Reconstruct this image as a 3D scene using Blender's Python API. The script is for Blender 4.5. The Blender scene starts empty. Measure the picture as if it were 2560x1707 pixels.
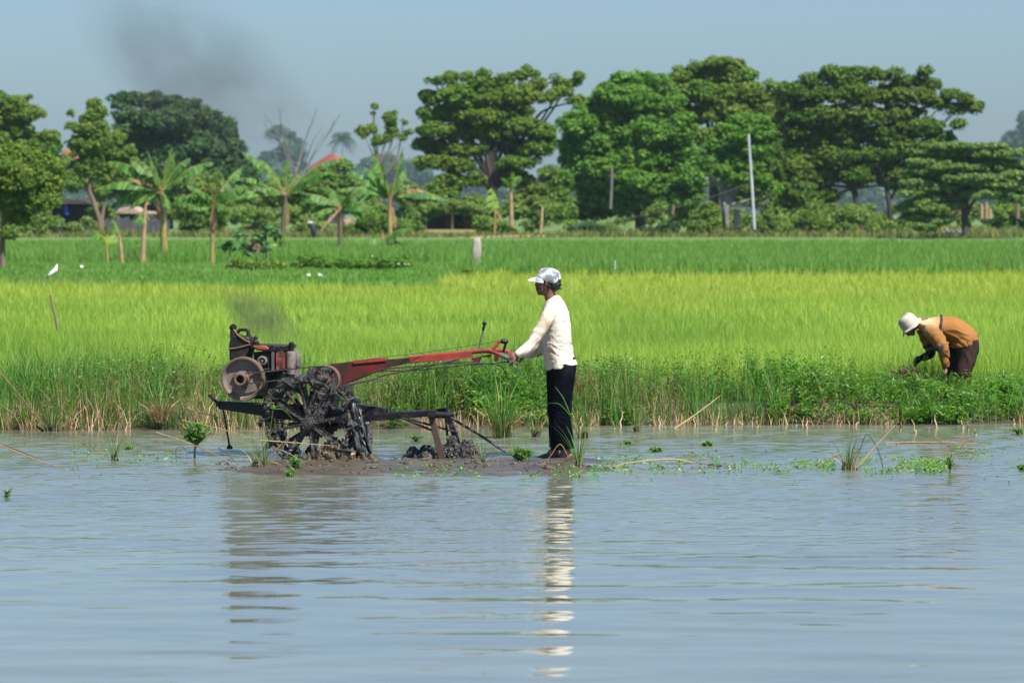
import bpy, math, random
import numpy as np
from mathutils import Vector, Matrix

# ------------------------------------------------------------------ core helpers
SC = bpy.context.scene
COL = SC.collection
PI = math.pi
F, H, HZ = 10000.0, 2.12, 530.0        # focal length in photo pixels, eye height, horizon row
RNG = np.random.default_rng(7)
random.seed(7)
ORG = {}

def P(px, py, d):                       # a photo pixel at a distance -> a point of the place
    return Vector(((px - 1280) / F * d, d, H - (py - HZ) / F * d))

def GD(py, z=0.0):                      # distance of a ground row
    return (H - z) * F / (py - HZ)

def tag(o, label=None, cat=None, group=None, kind=None):
    if label: o['label'] = label
    if cat: o['category'] = cat
    if group: o['group'] = group
    if kind: o['kind'] = kind
    return o

def thing(name, label, cat, loc, group=None):
    o = bpy.data.objects.new(name, None); COL.objects.link(o)
    o.empty_display_size = 0.1
    o.location = loc
    ORG[o.name] = Vector(loc)
    return tag(o, label, cat, group)

def link(name, me, mat, parent=None):
    o = bpy.data.objects.new(name, me); COL.objects.link(o)
    if mat is not None: me.materials.append(mat)
    if parent is not None:
        o.parent = parent
        ORG[o.name] = ORG[parent.name]
    else:
        ORG[o.name] = Vector((0, 0, 0))
    return o

def np_mesh(name, V, Q, mat, parent=None, smooth=False):
    """V (n,3) float, Q (m,4) or (m,3) int, in world coordinates"""
    V = np.asarray(V, dtype=np.float32).reshape(-1, 3)
    Q = np.asarray(Q, dtype=np.int32)
    if parent is not None:
        V = V - np.array(ORG[parent.name], dtype=np.float32)
    k = Q.shape[1]
    me = bpy.data.meshes.new(name)
    me.vertices.add(len(V)); me.vertices.foreach_set('co', V.ravel())
    me.loops.add(Q.size); me.loops.foreach_set('vertex_index', Q.ravel())
    me.polygons.add(len(Q))
    me.polygons.foreach_set('loop_start', np.arange(0, Q.size, k, dtype=np.int32))
    me.polygons.foreach_set('loop_total', np.full(len(Q), k, dtype=np.int32))
    me.update(calc_edges=True)
    if smooth: me.shade_smooth()
    else: me.shade_flat()
    return link(name, me, mat, parent)

def nrm(a):
    a = np.asarray(a, float)
    return a / np.maximum(np.linalg.norm(a, axis=-1, keepdims=True), 1e-9)

def vnoise(x, y, seed=0):               # smooth value noise in 0..1
    r = np.random.default_rng(1000 + seed).random((256, 256))
    x = np.asarray(x, float); y = np.asarray(y, float)
    xi = np.floor(x).astype(int); yi = np.floor(y).astype(int)
    fx = x - xi; fy = y - yi
    fx = fx * fx * (3 - 2 * fx); fy = fy * fy * (3 - 2 * fy)
    g = lambda a, b: r[a % 256, b % 256]
    return (g(xi, yi) * (1 - fx) + g(xi + 1, yi) * fx) * (1 - fy) + (g(xi, yi + 1) * (1 - fx) + g(xi + 1, yi + 1) * fx) * fy

def fbm(x, y, seed=0, o=3):
    s = 0; a = 1; t = 0
    for i in range(o):
        s = s + a * vnoise(np.asarray(x) * 2 ** i, np.asarray(y) * 2 ** i, seed + i); t += a; a *= .5
    return s / t

def sstep(a, b, x):
    t = np.clip((np.asarray(x, float) - a) / (b - a), 0, 1)
    return t * t * (3 - 2 * t)

class MB:
    """collects shapes, links them as one mesh"""
    def __init__(s): s.v = []; s.f = []
    def add(s, vs, fs):
        b = len(s.v); s.v += [Vector(v) for v in vs]; s.f += [tuple(b + i for i in f) for f in fs]
        return s
    def tube(s, pts, rad, n=8, side=None, cap=True):
        """pts: points; rad: number or list; items may be (in-plane, along-side) pairs"""
        pts = [Vector(p) for p in pts]; m = len(pts)
        if not isinstance(rad, (list, tuple)): rad = [rad] * m
        rad = [(r, r) if not isinstance(r, (list, tuple)) else r for r in rad]
        vs = []; ref = Vector(side) if side is not None else None
        for i, p in enumerate(pts):
            t = (pts[min(i + 1, m - 1)] - pts[max(i - 1, 0)]).normalized()
            if ref is None: ref = Vector((0, 1, 0)) if abs(t.y) < .8 else Vector((1, 0, 0))
            b = (ref - t * ref.dot(t)).normalized(); a = b.cross(t)
            if side is None: ref = b
            for k in range(n):
                an = 2 * PI * k / n
                vs.append(p + a * (math.cos(an) * rad[i][0]) + b * (math.sin(an) * rad[i][1]))
        fs = [(i * n + k, i * n + (k + 1) % n, (i + 1) * n + (k + 1) % n, (i + 1) * n + k) for i in range(m - 1) for k in range(n)]
        if cap: fs += [tuple(range(n))[::-1], tuple((m - 1) * n + k for k in range(n))]
        return s.add(vs, fs)
    def curve(s, pts, rad, n=8, sub=6, **k):
        return s.tube(spline(pts, sub), interp(rad, len(pts), sub) if isinstance(rad, (list, tuple)) else rad, n, **k)
    def bar(s, p, q, w, h, up=(0, 0, 1)):
        p = Vector(p); q = Vector(q); t = (q - p).normalized(); u = Vector(up)
        a = t.cross(u).normalized() * (w / 2); b = a.cross(t).normalized() * (h / 2)
        vs = [p - a - b, p + a - b, p + a + b, p - a + b, q - a - b, q + a - b, q + a + b, q - a + b]
        return s.add(vs, [(3, 2, 1, 0), (4, 5, 6, 7), (0, 1, 5, 4), (1, 2, 6, 5), (2, 3, 7, 6), (3, 0, 4, 7)])
    def prism(s, pts, ext):
        pts = [Vector(p) for p in pts]; n = len(pts); e = Vector(ext)
        return s.add(pts + [p + e for p in pts], [tuple(range(n))[::-1], tuple(range(n, 2 * n))] + [(i, (i + 1) % n, n + (i + 1) % n, n + i) for i in range(n)])
    def lathe(s, prof, o, ax, n=32, closed=False):
        """prof: (radius, height along ax)"""
        o = Vector(o); ax = Vector(ax).normalized(); r = Vector((0, 0, 1)) if abs(ax.z) < .9 else Vector((1, 0, 0))
        a = ax.cross(r).normalized(); b = ax.cross(a); vs = []
        for (rr, h) in prof:
            for k in range(n):
                t = 2 * PI * k / n
                vs.append(o + ax * h + a * (rr * math.cos(t)) + b * (rr * math.sin(t)))
        m = len(prof); fs = []
        for i in range(m if closed else m - 1):
            j = (i + 1) % m
            fs += [(i * n + k, i * n + (k + 1) % n, j * n + (k + 1) % n, j * n + k) for k in range(n)]
        if not closed: fs += [tuple(range(n))[::-1], tuple((m - 1) * n + k for k in range(n))]
        return s.add(vs, fs)
    def ball(s, c, r, n=14, m=9, rot=None):
        c = Vector(c); r = Vector(r) if isinstance(r, (tuple, list, Vector)) else Vector((r, r, r))
        vs = []
        for i in range(m + 1):
            th = PI * i / m
            for k in range(n):
                ph = 2 * PI * k / n
                q = Vector((r.x * math.sin(th) * math.cos(ph), r.y * math.sin(th) * math.sin(ph), r.z * math.cos(th)))
                vs.append(c + (rot @ q if rot else q))
        return s.add(vs, [(i * n + k, (i + 1) * n + k, (i + 1) * n + (k + 1) % n, i * n + (k + 1) % n) for i in range(m) for k in range(n)])
    def jitter(s, a, sc=12.0):
        from mathutils import noise
        s.v = [v + noise.noise_vector(v * sc) * a for v in s.v]; return s
    def build(s, name, mat, parent=None, smooth=38, bevel=0):
        me = bpy.data.meshes.new(name)
        o = ORG[parent.name] if parent is not None else Vector((0, 0, 0))
        me.from_pydata([tuple(v - o) for v in s.v], [], s.f); me.update()
        import bmesh
        bm = bmesh.new(); bm.from_mesh(me)
        bmesh.ops.remove_doubles(bm, verts=bm.verts, dist=1e-5)
        bmesh.ops.recalc_face_normals(bm, faces=bm.faces)
        bm.to_mesh(me); bm.free()
        if smooth:
            me.shade_smooth(); me.set_sharp_from_angle(angle=math.radians(smooth))
        ob = link(name, me, mat, parent)
        if bevel:
            b = ob.modifiers.new('bevel', 'BEVEL'); b.width = bevel; b.segments = 2; b.limit_method = 'ANGLE'; b.angle_limit = math.radians(40)
        return ob
    def melt(s, name, mat, parent=None, voxel=.006, smooth=3):
        """voxel-fuses everything into one continuous smooth skin and bakes it"""
        ob = s.build(name + '_raw', None, parent, smooth=0)
        r = ob.modifiers.new('r', 'REMESH'); r.mode = 'VOXEL'; r.voxel_size = voxel
        if smooth:
            m = ob.modifiers.new('s', 'SMOOTH'); m.factor = .5; m.iterations = smooth
        dg = bpy.context.evaluated_depsgraph_get(); dg.update()
        me = bpy.data.meshes.new_from_object(ob.evaluated_get(dg))
        old = ob.data; par = parent
        bpy.data.objects.remove(ob); bpy.data.meshes.remove(old)
        me.name = name; me.materials.clear(); me.shade_smooth()
        return link(name, me, mat, par)

def rough(ob, amp, sc):
    """breaks a smooth skin up with noise along its normals"""
    me = ob.data; n = len(me.vertices); co = np.empty(n * 3, np.float32); no = np.empty(n * 3, np.float32)
    me.vertices.foreach_get('co', co); me.vertices.foreach_get('normal', no); co = co.reshape(-1, 3).astype(float); no = no.reshape(-1, 3)
    q = co * sc; d = (fbm(q[:, 0] + 50, q[:, 1] + .7 * q[:, 2] + 50, 401, 3) + fbm(q[:, 1] + 50, q[:, 2] + .7 * q[:, 0] + 50, 411, 3) + fbm(q[:, 2] + 50, q[:, 0] + .7 * q[:, 1] + 50, 421, 3)) / 1.5 - 1
    me.vertices.foreach_set('co', (co + no * (d * amp * 2.2)[:, None]).astype(np.float32).ravel()); me.update(); return ob

def spline(pts, sub=6):
    pts = [Vector(p) for p in pts]; out = []
    for i in range(len(pts) - 1):
        a, b = pts[i], pts[i + 1]; z = pts[i - 1] if i else a * 2 - b; c = pts[i + 2] if i + 2 < len(pts) else b * 2 - a
        for k in range(sub):
            t = k / sub
            out.append(.5 * ((2 * a) + (b - z) * t + (2 * z - 5 * a + 4 * b - c) * t * t + (3 * a - z - 3 * b + c) * t ** 3))
    return out + [pts[-1]]

def interp(r, n, sub):
    out = []
    for i in range(n - 1):
        for k in range(sub):
            t = k / sub; a, b = r[i], r[i + 1]
            if isinstance(a, (tuple, list)): out.append(tuple(x + (y - x) * t for x, y in zip(a, b)))
            else: out.append(a + (b - a) * t)
    return out + [r[-1]]

# ------------------------------------------------------------------ leaf-like geometry
def leaf_quads(C, N, S, aspect=.5, rng=RNG, T=None):
    """a folded diamond at each centre C with normal N, half length S"""
    n = len(C)
    if T is None: T = rng.normal(size=(n, 3))
    T = nrm(T - N * (T * N).sum(1, keepdims=True)); B = np.cross(N, T)
    S = np.asarray(S).reshape(-1, 1) * np.ones((n, 1))
    V = np.stack([C - T * S, C + B * S * aspect + N * S * .12, C + T * S, C - B * S * aspect + N * S * .12], 1).reshape(-1, 3)
    return V, np.arange(4 * n, dtype=np.int32).reshape(-1, 4)

def blades(B, Ht, W, az, lean, rng=RNG, curl=1.0, seg=3):
    """grass blades: roots B, heights Ht, widths W, azimuth az of the lean, lean 0..1"""
    n = len(B); d = np.stack([np.cos(az), np.sin(az), np.zeros(n)], 1)
    fa = az + rng.uniform(-1.2, 1.2, n) + PI / 2
    w = np.stack([np.cos(fa), np.sin(fa), np.zeros(n)], 1) * (np.asarray(W) / 2)[:, None]
    rows = []
    for i in range(seg + 1):
        t = i / seg
        c = B + d * (Ht * lean * (t ** (1 + curl)))[:, None]
        c[:, 2] += Ht * (t - .35 * lean * lean * t ** 3)
        ww = w * (1 - .88 * t ** 1.6)
        rows += [c - ww, c + ww]
    V = np.stack(rows, 1).reshape(-1, 3); k = 2 * (seg + 1)
    q = np.array([[2 * i, 2 * i + 1, 2 * i + 3, 2 * i + 2] for i in range(seg)])
    Q = (np.arange(n)[:, None, None] * k + q[None]).reshape(-1, 4)
    return V, Q

def join(parts):
    vs, qs, b = [], [], 0
    for V, Q in parts:
        vs.append(V); qs.append(np.asarray(Q) + b); b += len(V)
    return np.concatenate(vs), np.concatenate(qs)
SKY_AIR, SKY_DUST, SKY_OZ, SKY_STR, SKY_TINT = 1.0, 1.2, 1.5, .073, (.62, .80, 1.06)
EXPO, HAZE, HAZE_COL, WAVE_AMP, CHOP_AMP = 0.80, .0001, (.62, .76, .95), .6, .95
# ------------------------------------------------------------------ materials
def _new(name):
    m = bpy.data.materials.new(name); m.use_nodes = True
    nt = m.node_tree; nt.nodes.clear()
    return m, nt, nt.nodes, nt.links

def rgb(c): return (c[0], c[1], c[2], 1)

def ramp(N, stops):
    r = N.new('ShaderNodeValToRGB'); e = r.color_ramp.elements
    while len(e) < len(stops): e.new(.5)
    for i, (p, c) in enumerate(stops):
        e[i].position = p; e[i].color = rgb(c)
    return r

def noise(N, L, scale, detail=4, rough=.6, vec=None, dist=0):
    n = N.new('ShaderNodeTexNoise'); n.inputs['Scale'].default_value = scale; n.inputs['Detail'].default_value = detail
    n.inputs['Roughness'].default_value = rough; n.inputs['Distortion'].default_value = dist
    if vec is not None: L.new(vec, n.inputs['Vector'])
    return n

def surf(name, c1, c2, scale=8, rough=.6, bump=.2, bscale=None, metal=0, dirt=None, dscale=3, damt=.5, drough=None, spec=.5, stretch=(1, 1, 1), edge=.06, sss=0):
    """two-tone procedural surface with optional patches of dirt"""
    m, nt, N, L = _new(name)
    out = N.new('ShaderNodeOutputMaterial'); b = N.new('ShaderNodeBsdfPrincipled'); L.new(b.outputs[0], out.inputs[0])
    tc = N.new('ShaderNodeTexCoord'); mp = N.new('ShaderNodeMapping'); mp.inputs['Scale'].default_value = stretch
    L.new(tc.outputs['Object'], mp.inputs[0]); v = mp.outputs[0]
    n1 = noise(N, L, scale, 5, .62, v); r1 = ramp(N, [(.35, c1), (.68, c2)]); L.new(n1.outputs[0], r1.inputs[0])
    col = r1.outputs[0]
    b.inputs['Roughness'].default_value = rough; b.inputs['Metallic'].default_value = metal
    b.inputs['Specular IOR Level'].default_value = spec
    if dirt is not None:
        n2 = noise(N, L, dscale, 7, .68, v); r2 = N.new('ShaderNodeMapRange')
        r2.inputs['From Min'].default_value = 1 - damt - edge; r2.inputs['From Max'].default_value = 1 - damt + edge
        L.new(n2.outputs[0], r2.inputs[0])
        mx = N.new('ShaderNodeMix'); mx.data_type = 'RGBA'; L.new(r2.outputs[0], mx.inputs[0]); L.new(col, mx.inputs[6]); mx.inputs[7].default_value = rgb(dirt)
        col = mx.outputs[2]
        if drough is not None:
            mr = N.new('ShaderNodeMapRange'); mr.inputs['To Min'].default_value = rough; mr.inputs['To Max'].default_value = drough
            L.new(r2.outputs[0], mr.inputs[0]); L.new(mr.outputs[0], b.inputs['Roughness'])
    L.new(col, b.inputs['Base Color'])
    if bump:
        n3 = noise(N, L, bscale or scale * 3, 6, .65, v); bp = N.new('ShaderNodeBump'); bp.inputs['Strength'].default_value = bump; bp.inputs['Distance'].default_value = .02
        L.new(n3.outputs[0], bp.inputs['Height']); L.new(bp.outputs[0], b.inputs['Normal'])
    if sss:
        b.inputs['Subsurface Weight'].default_value = sss; b.inputs['Subsurface Radius'].default_value = (.01, .004, .002)
    return m

def leafmat(name, cols, trans=.35, rough=.5, patch=None, pscale=.1, yfade=None, spec=.18):
    """cols: (position, colour) over a random number per leaf; patch: second tint in large natural patches"""
    m, nt, N, L = _new(name)
    out = N.new('ShaderNodeOutputMaterial'); g = N.new('ShaderNodeNewGeometry')
    r = ramp(N, cols); L.new(g.outputs['Random Per Island'], r.inputs[0]); col = r.outputs[0]
    if patch is not None or yfade is not None:
        tc = N.new('ShaderNodeTexCoord')
    if patch is not None:
        n = noise(N, L, pscale, 3, .55, tc.outputs['Object']); mr = N.new('ShaderNodeMapRange')
        mr.inputs['From Min'].default_value = .42; mr.inputs['From Max'].default_value = .62; mr.inputs['To Max'].default_value = .8
        L.new(n.outputs[0], mr.inputs[0])
        mx = N.new('ShaderNodeMix'); mx.data_type = 'RGBA'; L.new(mr.outputs[0], mx.inputs[0]); L.new(col, mx.inputs[6]); mx.inputs[7].default_value = rgb(patch); col = mx.outputs[2]
    if yfade is not None:
        (a, b_, c) = yfade
        sp = N.new('ShaderNodeSeparateXYZ'); L.new(tc.outputs['Object'], sp.inputs[0]); n = noise(N, L, .12, 3, .6, tc.outputs['Object'])
        ad = N.new('ShaderNodeMath'); ad.operation = 'MULTIPLY_ADD'; L.new(n.outputs[0], ad.inputs[0]); ad.inputs[1].default_value = 24; L.new(sp.outputs[1], ad.inputs[2])
        mr = N.new('ShaderNodeMapRange'); mr.inputs['From Min'].default_value = a + 12; mr.inputs['From Max'].default_value = b_ + 12; mr.inputs['To Max'].default_value = .85
        L.new(ad.outputs[0], mr.inputs[0])
        mx = N.new('ShaderNodeMix'); mx.data_type = 'RGBA'; L.new(mr.outputs[0], mx.inputs[0]); L.new(col, mx.inputs[6]); mx.inputs[7].default_value = rgb(c); col = mx.outputs[2]
    b = N.new('ShaderNodeBsdfPrincipled'); b.inputs['Roughness'].default_value = rough; b.inputs['Specular IOR Level'].default_value = spec
    L.new(col, b.inputs['Base Color'])
    t = N.new('ShaderNodeBsdfTranslucent'); hs = N.new('ShaderNodeHueSaturation'); hs.inputs['Hue'].default_value = .485; hs.inputs['Saturation'].default_value = 1.1; hs.inputs['Value'].default_value = 1.25
    L.new(col, hs.inputs['Color']); L.new(hs.outputs[0], t.inputs[0])
    ms = N.new('ShaderNodeMixShader'); ms.inputs[0].default_value = trans; L.new(b.outputs[0], ms.inputs[1]); L.new(t.outputs[0], ms.inputs[2]); L.new(ms.outputs[0], out.inputs[0])
    return m

M = {}
# metals, paint, mud
M['red_paint'] = surf('red_paint', (.13, .013, .010), (.20, .022, .016), 9, .5, .15, 30, dirt=(.035, .022, .017), dscale=8, damt=.53, drough=.85, edge=.1, spec=.3)
M['red_clean'] = surf('red_clean', (.28, .034, .026), (.38, .055, .042), 6, .42, .08, 30, dirt=(.12, .04, .03), dscale=9, damt=.42, drough=.7, edge=.1, spec=.35)
M['orange_paint'] = surf('orange_paint', (.30, .055, .025), (.40, .08, .034), 9, .5, .1, dirt=(.03, .02, .015), dscale=12, damt=.53, drough=.8)
M['black_metal'] = surf('black_metal', (.006, .006, .007), (.018, .016, .015), 14, .5, .3, 50, spec=.25)
M['oily_metal'] = surf('oily_metal', (.006, .006, .008), (.016, .015, .017), 10, .32, .35, 30, dirt=(.05, .036, .027), dscale=9, damt=.42, drough=.8, spec=.35)
M['dusty_iron'] = surf('dusty_iron', (.15, .122, .10), (.21, .175, .145), 5, .85, .1, 60, dirt=(.15, .10, .07), dscale=6, damt=.4, drough=.9)
M['rim_iron'] = surf('rim_iron', (.10, .058, .04), (.16, .10, .072), 8, .7, .15, 60)
M['rust'] = surf('rust', (.05, .028, .019), (.10, .055, .034), 10, .75, .3, 40, dirt=(.035, .03, .026), dscale=5, damt=.45)
M['muffler'] = surf('muffler', (.14, .115, .10), (.21, .175, .15), 10, .8, .2, 60, dirt=(.06, .045, .04), dscale=8, damt=.4)
M['wet_mud'] = surf('wet_mud', (.008, .007, .006), (.024, .020, .016), 16, .2, 1.0, 42, dirt=(.085, .07, .052), dscale=14, damt=.42, drough=.45, spec=.6)
M['grey_mud'] = surf('grey_mud', (.03, .028, .026), (.11, .105, .10), 14, .16, .7, 36, dirt=(.10, .085, .065), dscale=9, damt=.35, spec=.6)
M['mud_brown'] = surf('mud_brown', (.05, .038, .025), (.12, .095, .062), 16, .25, .9, 40, spec=.5)
M['stump_wood'] = surf('stump_wood', (.24, .17, .09), (.34, .26, .15), 5, .85, .3)
M['rubber'] = surf('rubber', (.007, .007, .007), (.018, .018, .018), 12, .5, .2, spec=.3)
M['cable'] = surf('cable', (.03, .026, .024), (.06, .05, .045), 12, .5, .05)
M['grey_metal'] = surf('grey_metal', (.10, .10, .105), (.16, .16, .165), 9, .45, .1, metal=.3)
M['can_plastic'] = surf('can_plastic', (.016, .012, .012), (.03, .023, .022), 6, .5, .12, 20, dirt=(.10, .065, .04), dscale=5, damt=.37, spec=.25)
M['rope'] = surf('rope', (.16, .09, .035), (.22, .13, .05), 40, .9, .4)
# people
M['skin'] = surf('skin', (.13, .058, .034), (.19, .088, .054), 14, .5, .12, 60, sss=.08)
M['skin_pale'] = surf('skin_pale', (.16, .075, .045), (.22, .11, .07), 14, .5, .12, 60, sss=.08)
M['hair'] = surf('hair', (.006, .005, .005), (.018, .014, .012), 90, .55, .8, 120, stretch=(1, 1, .25))
M['cream_shirt'] = surf('cream_shirt', (.70, .61, .48), (.80, .73, .61), 3, .9, .25, 22, spec=.15, dirt=(.38, .27, .17), dscale=5.5, damt=.43, edge=.10)
M['navy_trousers'] = surf('navy_trousers', (.0012, .0018, .004), (.003, .0045, .008), 6, .85, .4, 18, dirt=(.014, .015, .019), dscale=5, damt=.38, edge=.14, spec=.05)
M['brown_trousers'] = surf('brown_trousers', (.022, .013, .011), (.042, .025, .02), 5, .8, .4, 16, dirt=(.07, .04, .03), dscale=4, damt=.38, edge=.15, spec=.15)
M['glove'] = surf('glove', (.005, .005, .006), (.012, .012, .013), 9, .7, .4, spec=.15)
M['band'] = surf('band', (.012, .016, .026), (.022, .028, .04), 20, .8, .2)
M['cream_hat'] = surf('cream_hat', (.38, .33, .26), (.50, .44, .36), 4, .85, .4, 14, dirt=(.20, .17, .14), dscale=9, damt=.34, edge=.1)
M['grey_camo'] = surf('grey_camo', (.78, .78, .80), (.70, .70, .73), 6, .8, .2, 30, dirt=(.17, .19, .21), dscale=13, damt=.50, edge=.05)
M['white_scrap'] = surf('white_scrap', (.75, .73, .70), (.82, .80, .78), 4, .6, .3, 10)
M['eye'] = surf('eye', (.02, .012, .01), (.03, .02, .015), 8, .2, 0)
# wood, walls
M['bark_dark'] = surf('bark_dark', (.03, .022, .018), (.065, .05, .04), 3, .9, .8, 12, stretch=(1, 1, .3))
M['bark_brown'] = surf('bark_brown', (.13, .085, .055), (.20, .14, .10), 3, .9, .6, 12, stretch=(1, 1, .3))
M['bark_pale'] = surf('bark_pale', (.14, .13, .12), (.24, .22, .20), 2, .9, .5, 9, dirt=(.09, .045, .03), dscale=1.5, damt=.4)
M['dead_wood'] = surf('dead_wood', (.11, .10, .095), (.17, .15, .14), 4, .9, .4)
M['bamboo'] = surf('bamboo', (.34, .25, .10), (.44, .34, .16), 5, .7, .2, dirt=(.2, .14, .07), dscale=3, damt=.4)
M['white_pole'] = surf('white_pole', (.38, .40, .41), (.50, .51, .51), 2, .6, .1, dirt=(.35, .33, .3), dscale=1.2, damt=.35)
M['concrete'] = surf('concrete', (.28, .24, .21), (.40, .35, .31), 6, .9, .4, dirt=(.24, .18, .15), dscale=5, damt=.42)
M['red_tile'] = surf('red_tile', (.24, .05, .042), (.32, .08, .065), 1.5, .8, .3)
M['orange_tile'] = surf('orange_tile', (.38, .13, .06), (.48, .18, .09), 2, .85, .4, dirt=(.3, .12, .07), dscale=2, damt=.36)
M['pink_tin'] = surf('pink_tin', (.45, .17, .17), (.55, .26, .25), 1.5, .7, .2, dirt=(.42, .36, .33), dscale=1.5, damt=.45)
M['thatch'] = surf('thatch', (.30, .20, .14), (.42, .30, .22), 4, .95, .8, 16)
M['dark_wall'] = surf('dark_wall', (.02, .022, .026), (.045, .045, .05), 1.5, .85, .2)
M['maroon_wall'] = surf('maroon_wall', (.12, .03, .035), (.17, .05, .05), 2, .8, .2)
M['white_wall'] = surf('white_wall', (.5, .47, .43), (.6, .57, .52), 2, .9, .2)
M['grey_boards'] = surf('grey_boards', (.05, .048, .055), (.095, .09, .098), 2, .9, .4, stretch=(4, 4, .4))
M['brick'] = surf('brick', (.22, .09, .06), (.32, .15, .10), 6, .9, .4)
M['blue_cloth'] = surf('blue_cloth', (.01, .09, .5), (.02, .13, .62), 4, .7, .3)
# plants
M['rice'] = leafmat('rice', [(0, (.27, .43, .06)), (.5, (.365, .535, .085)), (1, (.49, .60, .13))], .5, .5, patch=(.22, .38, .06), pscale=.26, yfade=(62, 98, (.44, .51, .085)))
M['rice_green'] = leafmat('rice_green', [(0, (.10, .26, .045)), (1, (.20, .38, .065))], .45, .5, patch=(.20, .33, .075), pscale=.16)
M['weed_leaf'] = leafmat('weed_leaf', [(0, (.015, .065, .011)), (.4, (.052, .175, .021)), (.75, (.125, .31, .034)), (.93, (.26, .39, .06)), (1, (.42, .32, .14))], .42, .42, patch=(.12, .30, .035), pscale=.9, spec=.5)
M['weed_stem'] = leafmat('weed_stem', [(0, (.06, .10, .03)), (.6, (.12, .15, .05)), (1, (.26, .20, .11))], .1, .6)
M['grass_blade'] = leafmat('grass_blade', [(0, (.045, .15, .026)), (.7, (.11, .28, .045)), (1, (.28, .34, .10))], .35, .45)
M['sedge'] = leafmat('sedge', [(0, (.06, .13, .035)), (.8, (.15, .24, .07)), (1, (.3, .3, .10))], .3, .4)
M['straw'] = leafmat('straw', [(0, (.24, .155, .07)), (.6, (.42, .30, .15)), (1, (.58, .45, .26))], .15, .7)
M['straw_dark'] = leafmat('straw_dark', [(0, (.03, .022, .014)), (.6, (.09, .06, .035)), (1, (.2, .14, .08))], .05, .7)
M['pale_stem'] = surf('pale_stem', (.30, .21, .12), (.42, .31, .20), 30, .7, .2)
M['reed'] = surf('reed', (.22, .15, .065), (.33, .235, .11), 20, .6, .1, dirt=(.1, .07, .04), dscale=4, damt=.4)
M['reed_dark'] = surf('reed_dark', (.05, .04, .03), (.10, .075, .05), 20, .6, .1)
M['tree_green'] = leafmat('tree_green', [(0, (0.042, 0.122, 0.014)), (.7, (0.106, 0.216, 0.022)), (1, (0.201, 0.290, 0.034))], .32, .5, patch=(.15, .22, .026), pscale=.3)
M['tree_bright'] = leafmat('tree_bright', [(0, (0.055, 0.157, 0.018)), (.7, (0.117, 0.265, 0.028)), (1, (0.211, 0.344, 0.040))], .35, .5, patch=(.11, .23, .03), pscale=.3)
M['tree_dark'] = leafmat('tree_dark', [(0, (.024, .07, .022)), (.7, (.052, .115, .03)), (1, (.09, .155, .036))], .22, .5)
M['tree_olive'] = leafmat('tree_olive', [(0, (.055, .135, .02)), (.6, (.12, .225, .028)), (.93, (.24, .30, .04)), (1, (.40, .38, .05))], .3, .5)
M['tree_mid'] = leafmat('tree_mid', [(0, (0.027, 0.082, 0.009)), (.7, (0.067, 0.151, 0.014)), (1, (0.137, 0.208, 0.020))], .28, .5, patch=(.11, .165, .018), pscale=.3)
M['tree_flat'] = leafmat('tree_flat', [(0, (0.083, 0.158, 0.039)), (.7, (0.167, 0.274, 0.060)), (1, (0.249, 0.348, 0.077))], .28, .5)
M['bush'] = leafmat('bush', [(0, (0.059, 0.148, 0.023)), (.7, (0.142, 0.274, 0.036)), (1, (0.297, 0.359, 0.060))], .34, .5, patch=(.17, .24, .055), pscale=.35)
M['palm'] = leafmat('palm', [(0, (.035, .08, .034)), (1, (.065, .12, .05))], .2, .45)
M['papaya'] = leafmat('papaya', [(0, (.045, .13, .04)), (1, (.11, .24, .07))], .3, .45)
M['banana_leaf'] = leafmat('banana_leaf', [(0, (.035, .12, .018)), (.7, (.085, .225, .03)), (1, (.17, .31, .06))], .4, .55, spec=.3)
M['banana_pale'] = leafmat('banana_pale', [(0, (.22, .38, .05)), (1, (.34, .50, .10))], .45, .4)
M['banana_dry'] = leafmat('banana_dry', [(0, (.22, .12, .06)), (1, (.42, .27, .14))], .2, .7)
M['banana_stem'] = surf('banana_stem', (.22, .20, .05), (.34, .30, .08), 3, .6, .2, dirt=(.22, .11, .055), dscale=1.6, damt=.5, stretch=(1, 1, .6))
M['banana_stem_brown'] = surf('banana_stem_brown', (.28, .17, .09), (.42, .28, .16), 3, .7, .3, dirt=(.10, .06, .04), dscale=1.6, damt=.42)
M['banana_stem_dark'] = surf('banana_stem_dark', (.06, .07, .035), (.13, .12, .06), 3, .6, .2, dirt=(.2, .13, .07), dscale=1.6, damt=.4)

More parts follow.
